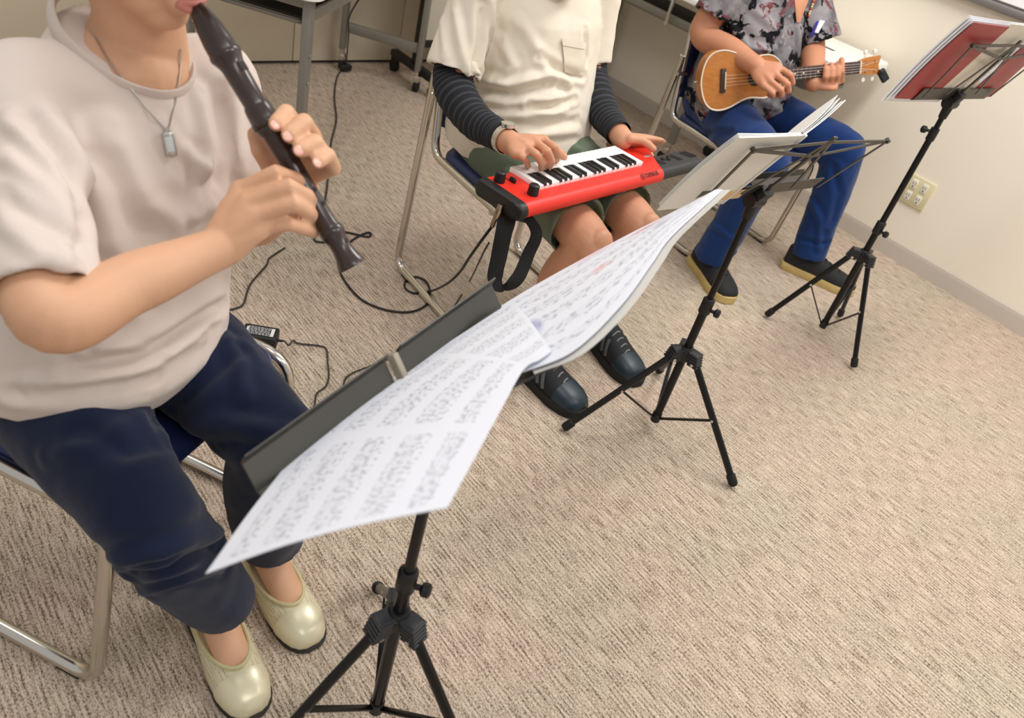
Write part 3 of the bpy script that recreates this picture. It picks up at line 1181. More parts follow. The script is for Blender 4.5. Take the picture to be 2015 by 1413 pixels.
    vo.inputs['Randomness'].default_value = .15
    L_.new(tc.outputs['Object'], vo.inputs['Vector'])
    rp = N.new('ShaderNodeValToRGB')
    rp.color_ramp.elements[0].position = .22
    rp.color_ramp.elements[0].color = lin((138, 124, 88))
    rp.color_ramp.elements[1].position = .34
    rp.color_ramp.elements[1].color = lin((226, 217, 184))
    L_.new(vo.outputs['Distance'], rp.inputs['Fac'])
    L_.new(rp.outputs[0], bs.inputs['Base Color'])
    for q, (h, fy, fx, L) in enumerate(feet):
        sg = -1 if q == 0 else 1
        st = [(-.004, .014, .036, 0, .5), (.004, .026, .040, 0, .5), (.03, .034, .036, 0, .35), (.08, .037, .034, 0, .35), (.115, .0415, .036, 0, .42), (.135, .0435, .040, 0, .55), (.152, .0445, .042, 0, .65), (.168, .0447, .0425, 0, .75), (.182, .0440, .0422, 0, .75)]
        sh = MB().rings(shoe_rings(h, fy, fx, st, .006, 32)).obj('shoe', M_perf, root)
        tag(sh, 'pale gold perforated ballet flat, ' + ('nearer the frame bottom' if q == 0 else 'farther of the pair'))
        st = [(.178, .0452, .0436, 0), (.188, .0448, .0430, 0), (.206, .0405, .038, 0), (.222, .034, .032, 0), (.233, .024, .024, 0), (.238, .012, .014, 0)]
        MB().rings(shoe_rings(h, fy, fx, st, .006, 32)).obj('toe_cap', M_gold, sh)
        sole(h, fy, fx, L + .006, .0450, 0.0, .008, 'shoe_sole', M_dark, sh)
        rim = []
        for j in range(30):
            a = 2 * math.pi * j / 30
            yy = .087 + .085 * math.sin(a)
            xx = .0355 * math.cos(a) * (1.0 + .12 * math.sin(a))
            hz = np.interp(yy, [0, .03, .08, .12, .155, .172], [.048, .044, .042, .0445, .0485, .0505])
            rim.append(h + fy * yy + fx * xx + Z1 * hz)
        MB().tube(rim, [(.0038, .0038)] * 30, 8, close=True).obj('shoe_binding', M_rim, sh)
    return root


P1 = build_p1()


# ---- recorder
def build_recorder():
    a, b = D(383, 6, .868), D(694, 524, .952)
    ax = nrm(b - a)
    L = np.linalg.norm(b - a)
    t = thing('recorder', 'dark brown wooden recorder held at the mouth of the player on the left', 'recorder', b)
    m = mat('dark_stained_wood', (50, 34, 30), rough=.3, var=.2, vscale=30, coat=.3)
    k = L / .330

    def seg(name, prof):
        return MB().tube([a + ax * (y * k) for y, r in prof], [r for y, r in prof], 24).obj(name, m, t, auto=60)
    hd = seg('head_joint', [(0, .006), (.002, .0075), (.012, .0115), (.028, .0150), (.046, .0172), (.056, .0176), (.058, .0186), (.062, .0186), (.064, .0176), (.070, .0150), (.075, .0138), (.118, .0132), (.121, .0150), (.124, .0155), (.128, .0160), (.138, .0166), (.140, .0178), (.144, .0178), (.147, .0160)])
    bd = seg('middle_joint', [(.146, .0152), (.150, .0156), (.153, .0142), (.156, .0128), (.20, .0120), (.245, .0116), (.272, .0120), (.276, .0130), (.279, .0130)])
    ft = seg('foot_joint', [(.278, .0140), (.281, .0152), (.286, .0152), (.289, .0140), (.296, .0124), (.306, .0122), (.314, .0138), (.321, .0160), (.326, .0174), (.330, .0174), (.3305, .0120)])
    # window with labium and finger holes on the front side
    side = nrm(np.cross(ax, nrm(V(.88, .47, 0))))
    if side @ V(.47, -.88, .4) < 0:
        side = -side
    s2 = np.cross(ax, side)
    MB().box(a + ax * .080 * k + side * .0128, ax * .005, s2 * .005, side * .0016).obj('window', M_dark, hd, smooth=False)
    for y in (.162, .178, .194, .214, .232, .25):
        MB().tube([a + ax * (y * k) + side * .0105, a + ax * (y * k) + side * .0126], .0028, 10).obj('finger_hole', M_dark, bd)
    MB().tube([a + ax * (.300 * k) + side * .0105, a + ax * (.300 * k) + side * .0131], .003, 10).obj('finger_hole', M_dark, ft)
    return t


build_recorder()


def torso(rows, sd, fw, n=40, neckdrop=.03, zneck=.85, sq=.85):
    R = []
    for z, x, y, a, d in rows:
        ring = []
        for j in range(n):
            t = 2 * math.pi * j / n
            ca, sa = math.cos(t), math.sin(t)
            p = V(x, y, z) + sd * (a * abs(ca) ** sq * np.sign(ca)) + fw * (d * abs(sa) ** .9 * np.sign(sa))
            p[2] -= (neckdrop * sa if z > zneck else 0.012 * sa)
            ring.append(p)
        R.append(ring)
    area = sum((R[0][j][0] * R[0][(j + 1) % n][1] - R[0][(j + 1) % n][0] * R[0][j][1]) for j in range(n))
    return R if area > 0 else [r[::-1] for r in R]


def sneaker(root, heel, toe, label, upper_m, sole_m, sole_h, W, toe_m=None, laces=None, stripes=None, hi=.085):
    h, fy, fx, L = foot_frame(heel, toe)
    k = L / .28
    z0 = sole_h * .75
    st = [(.004, .018, hi * .78, 0), (.012, .030, hi * .92, 0), (.04, .036, hi, 0), (.085, .038, hi * .98, 0), (.115, .039, hi * .90, 0), (.145, .042, hi * .76, 0), (.175, .046, hi * .64, 0), (.205, .048, hi * .54, 0), (.235, .046, hi * .47, 0), (.257, .039, hi * .38, 0), (.270, .028, hi * .28, 0), (.276, .014, hi * .18, 0)]
    st = [(y * k, w * W / .048, hh, s) for y, w, hh, s in st]
    u = MB().rings(shoe_rings(h, fy, fx, st, z0, 24)).obj('shoe', upper_m, root)
    tag(u, label)
    sole(h, fy, fx, L, W * 1.06, 0.0, sole_h, 'shoe_sole', sole_m, u)
    if toe_m:
        st2 = [(y, w * 1.012, hh * 1.02, s) for y, w, hh, s in st[-5:]]
        MB().rings(shoe_rings(h, fy, fx, st2, z0, 24)).obj('toe_cap', toe_m, u)
    if laces:
        for i in range(5):
            y = (.120 + i * .020) * k
            hz = np.interp(y, [q[0] for q in st], [q[2] for q in st]) + z0
            wv = .021 - .001 * i
            pts = [h + fy * (y + .004 * q) + fx * (wv * q) + Z1 * (hz + .003 - .012 * q * q) for q in np.linspace(-1, 1, 7)]
            MB().tube(pts, .0022, 6).obj('lace', laces, u)
    if stripes:
        for q in (0, 1):
            for s in (-1, 1):
                pts = []
                for t in np.linspace(0, 1, 5):
                    y = (.125 + q * .022 + t * .022) * k
                    hz = np.interp(y, [a[0] for a in st], [a[2] for a in st])
                    w = np.interp(y, [a[0] for a in st], [a[1] for a in st])
                    z = hz * (.85 - .6 * t)
                    ca = min(1, max(.2, 1 - (z / hz) ** (1 / .85) if False else math.cos(math.asin(min(.99, (z / hz) ** (1 / .85))))))
                    pts.append(h + fy * y + fx * (s * (w * ca ** .75 + .001)) + Z1 * (z0 + z))
                MB().tube(pts, [(.0055, .0012)] * 5, 8, side=fy).obj('side_stripe', stripes, u)
    return u


def sleeve_tube(name, pts, rad, m, parent, n=20, k=10):
    P = catmull(pts, k)
    kk = len(pts) - 1
    rr = [np.interp(i / k, range(len(rad)), rad) for i in range(len(P))]
    fr = frames(P)
    G = []
    for i, (p, f, r) in enumerate(zip(P, fr, rr)):
        rip = 1 + .02 * math.sin(i * 2.2)
        G.append([p + (f[1] * math.cos(2 * math.pi * j / n) + f[2] * math.sin(2 * math.pi * j / n)) * r * rip for j in range(n + 1)])
    mb = MB().grid(G)
    return mb.obj(name, m, parent, auto=80)


# ---- person 2 : keyboard player
KZ = .580
KP = lambda x, y, z=KZ: onz(x, y, z)
M_skin2 = skin_mat('skin_keyboard_player', (206, 150, 118))
M_tee2 = cloth_mat('cream_tee', (228, 218, 200))
M_shorts = cloth_mat('olive_green_shorts', (100, 113, 94), var=.08)


def build_p2():
    root = thing('person', 'seated person in cream pocket tee and green shorts playing a red keyboard', 'person', (1.47, 1.40, 0))
    sd, fw = nrm(V(.997, -.073, 0)), nrm(V(-.073, -.997, 0))
    C = V(1.455, 1.475, 1.03)
    hf, hu = V(-.07, -.86, -.50), V(-.03, -.48, .86)
    b = MB()
    head(b, C, hf, hu, 1.04)
    limb(b, [C - nrm(hu) * .05 - nrm(hf) * .03, V(1.47, 1.55, .96), V(1.475, 1.57, .90)], [.056, .058, .066])
    limb(b, [V(1.48, 1.57, .50), V(1.48, 1.55, .66), V(1.475, 1.56, .84), V(1.475, 1.57, .92)], [(.13, .095), (.13, .09), (.13, .08), (.07, .055)], side=sd)
    Rs, Re, Rw = V(1.30, 1.57, .895), D(872, 198, 1.945), KP(1004, 281, .628)
    limb(b, [V(1.42, 1.57, .89), Rs, Rs * .5 + Re * .5, Re * .74 + Rs * .11 + Rw * .15, Re * .5 + Rw * .5, Rw], [.045, .036, .033, .038, .036, .027])
    im = [KP(1070, 276, .642), KP(1052, 279, .646), KP(1032, 287, .642), KP(1014, 302, .630)]
    palm(b, Rw, im, .0145, .027)
    finger(b, [im[0], KP(1091, 290, .645), KP(1099, 304, .622), KP(1095, 315, .598)], .0093)
    finger(b, [im[1], KP(1077, 298, .650), KP(1085, 317, .625), KP(1080, 329, .598)], .0096)
    finger(b, [im[2], KP(1055, 304, .645), KP(1066, 320, .620), KP(1066, 330, .598)], .0093)
    finger(b, [im[3], KP(1030, 310, .630), KP(1037, 319, .612), KP(1039, 327, .597)], .0082)
    finger(b, [KP(1040, 290, .615), KP(1075, 290, .607), KP(1100, 300, .600), KP(1110, 308, .597)], .0105)
    Ls, Le, Lw = V(1.655, 1.55, .895), D(1153, 178, 2.19), KP(1226, 274, .600)
    limb(b, [V(1.53, 1.57, .89), Ls, Ls * .5 + Le * .5, Le * .74 + Ls * .11 + Lw * .15, Le * .5 + Lw * .5, Lw], [.045, .036, .033, .038, .036, .027])
    lm = [KP(1262, 279, .575), KP(1262, 283, .552), KP(1258, 286, .530), KP(1252, 290, .512)]
    palm(b, Lw, lm, .0145, .027)
    for q, (dx, z) in zip(lm, ((0, .515), (0, .508), (-2, .502), (-4, .500))):
        d = nrm(V(.35, -.93, -.15))
        finger(b, [q, q + V(.01, -.030, -.018), q + V(.0, -.055, -.028), q + V(-.005, -.072, -.030)], .0092)
    finger(b, [KP(1240, 273, .612), KP(1262, 276, .610), KP(1275, 284, .606), KP(1285, 293, .598)], .0112)
    hips = (V(1.385, 1.56, .492), V(1.575, 1.56, .492))
    knees = (V(1.318, 1.038, .466), V(1.516, 1.062, .466))
    anks = (V(1.325, 1.125, .10), V(1.612, 1.150, .10))
    for hip, knee, ank in zip(hips, knees, anks):
        limb(b, [hip + V(0, 0, -.01), hip * .45 + knee * .55 - Z1 * .008, hip * .12 + knee * .88 - Z1 * .004, knee + V(0, -.004, -.012)], [.066, .056, .055, .053])
        calf = knee * .62 + ank * .38 + V(0, .022, 0)
        limb(b, [knee + V(0, 0, -.01), calf, knee * .25 + ank * .75 + V(0, .006, 0), ank], [.052, .053, .038, .033])
        b.ell(knee + V(0, -.026, .006), (V(.034, 0, 0), V(0, .029, 0), V(0, 0, .036)))
        b.tube([ank, ank + V(.0, -.05, -.05), ank + V(0, -.12, -.065)], [.03, .03, .022], 12, round_cap=True)
    co, no, fs = remesh(b, .003, 4)
    mkobj('body', co, fs, M_skin2, root)
    head_extras(root, C, hf, hu, 1.04, (44, 40, 38), False, nm='two')
    # face mask
    f_, u_ = nrm(hf), nrm(V(*hu) - nrm(hf) * (V(*hu) @ nrm(hf)))
    s_ = np.cross(f_, u_)
    mk = MB()
    G = []
    for i in range(13):
        a = math.radians(-70 + 140 * i / 12)
        G.append([C + (s_ * (math.sin(a) * (.078 - .020 * abs(j - .4))) + f_ * (math.cos(a) * (.112 - .012 * abs(j)) - .004) + u_ * (-.005 - .118 * (j + .5) * (1 - .25 * abs(math.sin(a))))) for j in np.linspace(-.5, .5, 8)])
    mk.grid(G, .002)
    mk.obj('face_mask', mat('white_mask', (240, 240, 240), rough=.8), root)
    # arm covers with fine stripes
    ms = mat('striped_arm_cover', (24, 26, 34), rough=.85)
    nt, N, L_, bs = nodes_of(ms)
    uvn = N.new('ShaderNodeUVMap')
    sep = N.new('ShaderNodeSeparateXYZ')
    L_.new(uvn.outputs[0], sep.inputs[0])
    mm = N.new('ShaderNodeMath')
    mm.operation = 'MULTIPLY'
    mm.inputs[1].default_value = 2 * math.pi * 24
    L_.new(sep.outputs[0], mm.inputs[0])
    sn = N.new('ShaderNodeMath')
    sn.operation = 'SINE'
    L_.new(mm.outputs[0], sn.inputs[0])
    rp = N.new('ShaderNodeValToRGB')
    rp.color_ramp.elements[0].position = .35
    rp.color_ramp.elements[0].color = lin((14, 15, 20))
    rp.color_ramp.elements[1].position = .8
    rp.color_ramp.elements[1].color = lin((50, 53, 61))
    L_.new(sn.outputs[0], rp.inputs['Fac'])
    L_.new(rp.outputs[0], bs.inputs['Base Color'])
    for a, e, w in ((Rs, Re, Rw), (Ls, Le, Lw)):
        sleeve_tube('arm_cover', [a * .62 + e * .38, a * .25 + e * .75, e * .76 + a * .10 + w * .14, e * .5 + w * .5, e * .22 + w * .78, e * .10 + w * .90], [.050, .050, .050, .043, .036, .034], ms, root)
    # watch
    ax = nrm(Rw - Re)
    wc = Re * .07 + Rw * .93
    s1 = nrm(np.cross(ax, Z1))
    s2 = np.cross(s1, ax)
    wm = mat('watch_steel', (222, 222, 220), rough=.2, metal=1.0)
    wt = MB()
    G = [[wc + (s1 * math.cos(t) + s2 * math.sin(t)) * r + ax * q for q, r in ((-.008, .0305), (-.008, .033), (.008, .033), (.008, .0305))] for t in np.linspace(0, 2 * math.pi, 25)]
    wt.rings(G, close=False, cap=False)
    w_o = wt.obj('watch_band', wm, root)
    MB().tube([wc + s2 * .030, wc + s2 * .038], .0155, 20).obj('watch_case', wm, w_o)
    # tee
    s = MB()
    rows = [(.452, 1.482, 1.545, .196, .150), (.49, 1.482, 1.540, .202, .178), (.53, 1.482, 1.535, .198, .196), (.58, 1.482, 1.530, .184, .182), (.66, 1.480, 1.53, .174, .156), (.74, 1.477, 1.54, .176, .135), (.82, 1.475, 1.555, .178, .125), (.88, 1.475, 1.565, .165, .105), (.92, 1.475, 1.57, .12, .082), (.945, 1.473, 1.57, .085, .07)]
    s.rings(torso(rows, sd, fw, neckdrop=.03, zneck=.87))
    cuff(s, [V(1.39, 1.56, .885), Rs + Z1 * .002, Rs * .62 + Re * .38 + V(-.008, 0, 0), Rs * .24 + Re * .76 + V(-.008, -.008, 0)], [.066, .063, .062, .068])
    cuff(s, [V(1.56, 1.56, .885), Ls + Z1 * .002, Ls * .62 + Le * .38, Ls * .28 + Le * .72], [.066, .062, .059, .061])
    co, no, fs = remesh(s, .005, 8)
    co = pfold(co, no, fs, [
        ([(945, 152), (1000, 168), (1060, 152), (1100, 150), (1120, 165)], .010, .011),
        ([(940, 178), (1010, 184), (1080, 165)], -.009, .010),
        ([(930, 192), (1000, 208), (1060, 200), (1105, 188)], .008, .010),
        ([(1040, 205), (1085, 212), (1130, 195)], -.008, .008),
        ([(965, 225), (1040, 226), (1110, 218)], .008, .010),
        ([(1000, 245), (1060, 250), (1135, 236)], -.006, .009),
        ([(1010, 275), (1080, 265), (1140, 258)], .006, .010),
        ([(950, 10), (945, 80), (935, 140), (925, 165)], -.014, .011),
        ([(972, 5), (968, 70), (952, 130)], .009, .010),
        ([(893, 10), (905, 80), (920, 150)], .006, .010),
        ([(868, 40), (875, 110)], .004, .009),
        ([(1062, 110), (1100, 138), (1145, 150)], -.007, .010),
        ([(1020, 40), (1060, 100), (1080, 140)], .005, .013),
        ([(985, 80), (1010, 130), (990, 160)], .006, .012),
        ([(915, 250), (935, 280), (990, 300)], .006, .010),
        ([(1150, 60), (1152, 110), (1140, 150)], -.006, .008)])
    co = crumple(co, no, .004, 11, (1, 1, .7), 4.0)
    co = crumple(co, no, .0018, 32, (1, 1, 1), 8.0)
    tee = mkobj('t_shirt', co, fs, M_tee2, root)
    tr = bvh(co, fs)
    pk = MB().grid(patch(tr, ((1104, 76), (1150, 84), (1148, 150), (1110, 140)), 8, 10, .003), .002)
    pk.obj('pocket', cloth_mat('cream_tee_pocket', (222, 210, 190)), tee)
    pk = MB().grid(patch(tr, ((1103, 76), (1151, 84), (1150, 97), (1105, 89)), 8, 3, .0045), .002)
    pk.obj('pocket_hem', M_tee2, tee)
    # shorts
    tr_ = MB()
    limb(tr_, [V(1.48, 1.60, .485), V(1.48, 1.56, .49), V(1.48, 1.55, .52)], [(.15, .11), (.165, .12), (.14, .10)], side=sd)
    for hip, knee in zip(hips, knees):
        a = hip + V(0, -.02, -.002)
        e = hip * .10 + knee * .90 - Z1 * .002
        cuff(tr_, [a + V(0, 0, -.012), a * .5 + e * .5 - Z1 * .006, e], [.090, .083, .078], wall=.008)
    co, no, fs = remesh(tr_, .006, 6)
    co = crumple(co, no, .008, 9, (1, 1, 1), 11.0)
    co = crumple(co, no, .003, 28, (1, .6, 1), 12.0)
    co = pfold(co, no, fs, [([(930, 390), (960, 360), (1000, 340)], .006, .010), ([(940, 420), (985, 440), (1040, 450)], -.006, .010), ([(1120, 290), (1150, 300), (1200, 300)], .006, .012)])
    co[:, 2] = np.where(co[:, 1] < 1.30, np.minimum(co[:, 2], .5365), co[:, 2])
    mkobj('shorts', co, fs, M_shorts, root)
    # socks and shoes
    msock = cloth_mat('black_sock', (18, 18, 20))
    for knee, ank in zip(knees, anks):
        so = MB()
        limb(so, [ank + V(0, 0, -.03), ank, knee * .32 + ank * .68 + V(0, .004, 0)], [.036, .0365, .041])
        so.obj('sock', msock, root)
    mu = mat('black_mesh_fabric', (19, 21, 24), rough=.75, bump=.3, bscale=900)
    mt = mat('dark_teal_leather', (20, 42, 52), rough=.4)
    ml = mat('grey_lace', (126, 130, 132), rough=.8)
    msl = mat('black_shoe_sole', (16, 16, 17), rough=.7)
    mst = mat('grey_stripe', (84, 90, 94), rough=.5)
    sneaker(root, (1.318, 1.190), (1.345, .905), 'black laced sneaker on the foot nearer the camera', mu, msl, .026, .050, mt, ml, mst, .088)
    sneaker(root, (1.632, 1.215), (1.592, .930), 'black laced sneaker on the foot beside the tripod leg', mu, msl, .026, .050, mt, ml, mst, .088)
    return root


P2 = build_p2()


# ---- keytar keyboard
def build_keyboard():
    t = thing('keytar', 'red handheld keyboard with black neck lying across a player\'s lap', 'keyboard', KP(1100, 370, KZ - .05))
    M_red = mat('red_plastic', (226, 44, 30), rough=.42, bump=.03, bscale=800)
    M_key = mat('white_key', (246, 246, 244), rough=.25)
    M_bkey = mat('black_key', (26, 27, 28), rough=.3)
    M_grip = mat('charcoal_grip', (42, 42, 44), rough=.55)
    a, b = KP(1003, 335), KP(1222, 293)
    c, d = KP(1060, 377), KP(1262, 325)
    kx = nrm((b - a) + (d - c))
    kx[2] = 0
    kx = nrm(kx)
    ky = np.cross(Z1, kx)
    O = (a + c) / 2
    K = lambda x, y, z=0.0: O + kx * x + ky * y + Z1 * z
    loc = lambda p: ((p - O) @ kx, (p - O) @ ky)
    yb, yf = (loc(a)[1] + loc(b)[1]) / 2, (loc(c)[1] + loc(d)[1]) / 2
    x1 = loc(d)[0]
    xl = loc(KP(985, 380))[0]
    xl = -.088
    B, Fr = yb + .004, yf - .044
    TH = .038
    prof = []
    for ang in np.linspace(90, 270, 11):
        prof.append((Fr + TH / 2 * 1.0 + TH / 2 * math.cos(math.radians(ang)) * 1.0, -TH / 2 + TH / 2 * math.sin(math.radians(ang))))
    for ang in np.linspace(-90, 90, 9):
        prof.append((B - .012 + .012 * math.cos(math.radians(ang)), -TH / 2 + TH / 2 * math.sin(math.radians(ang))))
    xr = lambda y: x1 + .045 + max(0, (y - (Fr + .02))) * .75

    def sect(x, s=1.0):
        cy = (B + Fr) / 2
        return [K(x, cy + (y - cy) * s, -TH / 2 + (z + TH / 2) * s) for y, z in prof]
    mb = MB()
    mb.rings([sect(xl + .010), sect(0.0), [K(x1, y, z) for y, z in prof], [K(xr(y), y, z) for y, z in prof]])
    body = mb.obj('body', M_red, t, auto=40)
    MB().rings([sect(xl - .012, .90), sect(xl - .008, 1.0), sect(xl - .002, 1.03), sect(xl + .012, 1.03)]).obj('end_cap', M_black, t, auto=40)
    # neck
    nb, nf = Fr + .082, Fr + .004
    rings = []
    xe = loc(KP(1377, 306))[0]
    for x, s, by in ((x1 + .030, 1, .012), (x1 + .070, 1, .012), (x1 + .086, 1, .010), (x1 + .105, 1, 0.), (xe - .020, 1, 0), (xe - .008, .86, 0), (xe - .002, .62, 0), (xe, .35, 0)):
        cy = (nb + nf) / 2
        hw = (nb - nf) / 2 * s
        pts = []
        for p in rrect(V(cy + by / 2, -TH / 2, 0), V(hw + by / 2, 0, 0), V(0, TH / 2 * .86 * max(s, .6), 0), .014, 5):
            pts.append(K(x + (.035 if (p[0] > cy and x < x1 + .05) else 0), p[0], p[1] + .0005))
        rings.append(pts)
    neck = MB().rings(rings).obj('neck', M_grip, t, auto=40)
    for i, x in enumerate((.070, .083, .150, .162, .206, .218, .230)):
        MB().box(K(x1 + x, nb - .034, -.0015), nrm(kx * .35 - ky) * .018, nrm(kx + ky * .35) * .0012, Z1 * .0012).obj('grip_groove', M_dark, neck, smooth=False)
    for x, y in ((.103, -.030), (.121, -.036), (.132, -.028)):
        MB().tube([K(x1 + x, nb + y, -.003), K(x1 + x, nb + y, .003)], [.007, .005], 14).obj('control_button', M_black, neck)
    MB().box(K(x1 + .068, nb - .004, .0004), kx * .014, ky * .0032, Z1 * .0005).obj('name_print', mat('grey_print', (150, 150, 152), rough=.5), neck, smooth=False)
    # keys
    nW = 22
    pw = (x1 - 0.0) / nW
    for i in range(nW):
        MB().box(K((i + .5) * pw, (yb + yf) / 2 + .001, .004), kx * (pw / 2 - .0005), ky * ((yb - yf) / 2), Z1 * .0065, .0012).obj('white_key', M_key, t)
    pat = [1, 1, 0, 1, 1, 1, 0]
    for i in range(nW - 1):
        if pat[(i + 0) % 7]:
            L2 = (yb - yf) * .30
            R = []
            for dy, z, hw in ((0, .010, .0048), (.002, .0165, .0042), (2 * L2 - .012, .0165, .0040), (2 * L2, .010, .0046)):
                R.append([K((i + 1) * pw - hw, yf + dy, .008), K((i + 1) * pw + hw, yf + dy, .008), K((i + 1) * pw + hw * .85, yf + dy, z), K((i + 1) * pw - hw * .85, yf + dy, z)])
            MB().rings(R).obj('black_key', M_bkey, t)
    # knobs on the left end
    for x, y in ((-.062, yb - .030), (-.030, yf - .008)):
        k = MB().tube([K(x, y, 0), K(x, y, .004), K(x, y, .022), K(x, y, .024)], [.0125, .0125, .0115, .009], 20).obj('knob', M_black, t)
    MB().box(K(-.032, yb - .042, .004), ky * .008, kx * .004, Z1 * .006, .002).obj('slider', M_black, t)
    MB().box(K(-.034, yb - .036, .0004), ky * .017, kx * .0012, Z1 * .0004).obj('slider_slot', M_dark, t, smooth=False)
    # printed maker's name on the rounded front
    def text_mesh(s, size):
        cu = bpy.data.curves.new('tmp', 'FONT')
        cu.body = s
        cu.size = size
        cu.extrude = .0003
        o = bpy.data.objects.new('tmp', cu)
        COL.objects.link(o)
        dg = bpy.context.evaluated_depsgraph_get()
        me = o.evaluated_get(dg).to_mesh()
        vs = [tuple(v.co) for v in me.vertices]
        fs = [tuple(p.vertices) for p in me.polygons]
        bpy.data.objects.remove(o)
        return vs, fs
    vs, fs = text_mesh('YAMAHA', .021)
    fx = np.array([v[0] for v in vs])
    y0 = Fr + .0155
    tilt = math.radians(38)
    ex, ey, ez = kx, ky * math.cos(tilt) + Z1 * math.sin(tilt), -ky * math.sin(tilt) + Z1 * math.cos(tilt)
    # tangent point of the front roll at this angle
    base = K(0, Fr + TH / 2 - TH / 2 * math.sin(tilt), -TH / 2 + TH / 2 * math.cos(tilt))
    wid = fx.max()
    sx = .056 / wid
    xs_ = x1 - .034
    M_pr = mat('dark_red_print', (58, 14, 12), rough=.6)
    MB().add([base + ex * (xs_ + v[0] * sx) + ey * (v[1] * .90 - .0065) + ez * (v[2] + .0004) for v in vs], fs).obj('lettering', M_pr, body, smooth=False)
    lc = base + ex * (xs_ - .011) + ez * .0006
    ring = [lc + (ex * math.cos(q) + ey * math.sin(q)) * .0085 for q in np.linspace(0, 2 * math.pi, 25)[:-1]]
    lg = MB().tube(ring, [(.0005, .0004)] * 24, 6, close=True)
    lg.obj('round_emblem', M_pr, body)
    for q in (30, 90, 150, 210, 270, 330):
        dd = ex * math.cos(math.radians(q)) + ey * math.sin(math.radians(q))
        MB().box(lc + dd * .0038, dd * .0036, np.cross(dd, ez) * .0005, ez * .0003).obj('emblem_bar', M_pr, body, smooth=False)
    # strap hanging from the lower end
    M_strap = mat('black_webbing', (12, 12, 13), rough=.9)
    sp = catmull([K(xl + .01, Fr + .05, -.045), D(992, 455, 1.68), D(982, 505, 1.70), D(975, 545, 1.72), D(990, 562, 1.735), D(1018, 548, 1.745), D(1040, 500, 1.75), D(1055, 455, 1.745), K(xl + .06, Fr + .07, -.046)], 8)
    nS = len(sp)
    wd = [.024 - .008 * (i / nS) for i in range(nS)]
    MB().tube(sp, [(q, .0022) for q in wd], 8, side=nrm(R_ * .75 + F_ * .6)).obj('strap', M_strap, t)
    return t, K, xl, Fr


KB = build_keyboard()

# ---- person 3 : ukulele player
M_skin3 = skin_mat('skin_ukulele_player', (196, 136, 104))
M_bluetr = cloth_mat('blue_trousers', (24, 53, 106), var=.08)


def floral():
    m = mat('grey_floral_cotton', (138, 134, 136), rough=.85, spec=.15)
    nt, N, L, b = nodes_of(m)
    tc = N.new('ShaderNodeTexCoord')

    def n(scale, detail, seed):
        x = N.new('ShaderNodeTexNoise')
        x.noise_dimensions = '4D'
        x.inputs['W'].default_value = seed
        x.inputs['Scale'].default_value = scale
        x.inputs['Detail'].default_value = detail
        x.inputs['Distortion'].default_value = 1.2
        L.new(tc.outputs['Object'], x.inputs['Vector'])
        return x

    def ramp(src, p0, p1):
        r = N.new('ShaderNodeMapRange')
        r.inputs['From Min'].default_value = p0
        r.inputs['From Max'].default_value = p1
        L.new(src.outputs['Fac'], r.inputs['Value'])
        return r

    def mix(fac, a, bcol):
        x = N.new('ShaderNodeMix')
        x.data_type = 'RGBA'
        L.new(fac.outputs[0], x.inputs[0])
        if isinstance(a, tuple):
            x.inputs[6].default_value = a
        else:
            L.new(a.outputs[2], x.inputs[6])
        x.inputs[7].default_value = bcol
        return x
    a = mix(ramp(n(9, 4, 1.), .42, .62), lin((98, 96, 100)), lin((150, 146, 149)))
    c = mix(ramp(n(13, 5, 7.), .565, .60), a, lin((112, 62, 66)))
    e = mix(ramp(n(11, 5, 3.), .555, .575), c, lin((20, 20, 24)))
    f = mix(ramp(n(34, 4, 9.), .60, .63), e, lin((150, 146, 148)))
    L.new(f.outputs[2], b.inputs['Base Color'])
    return m


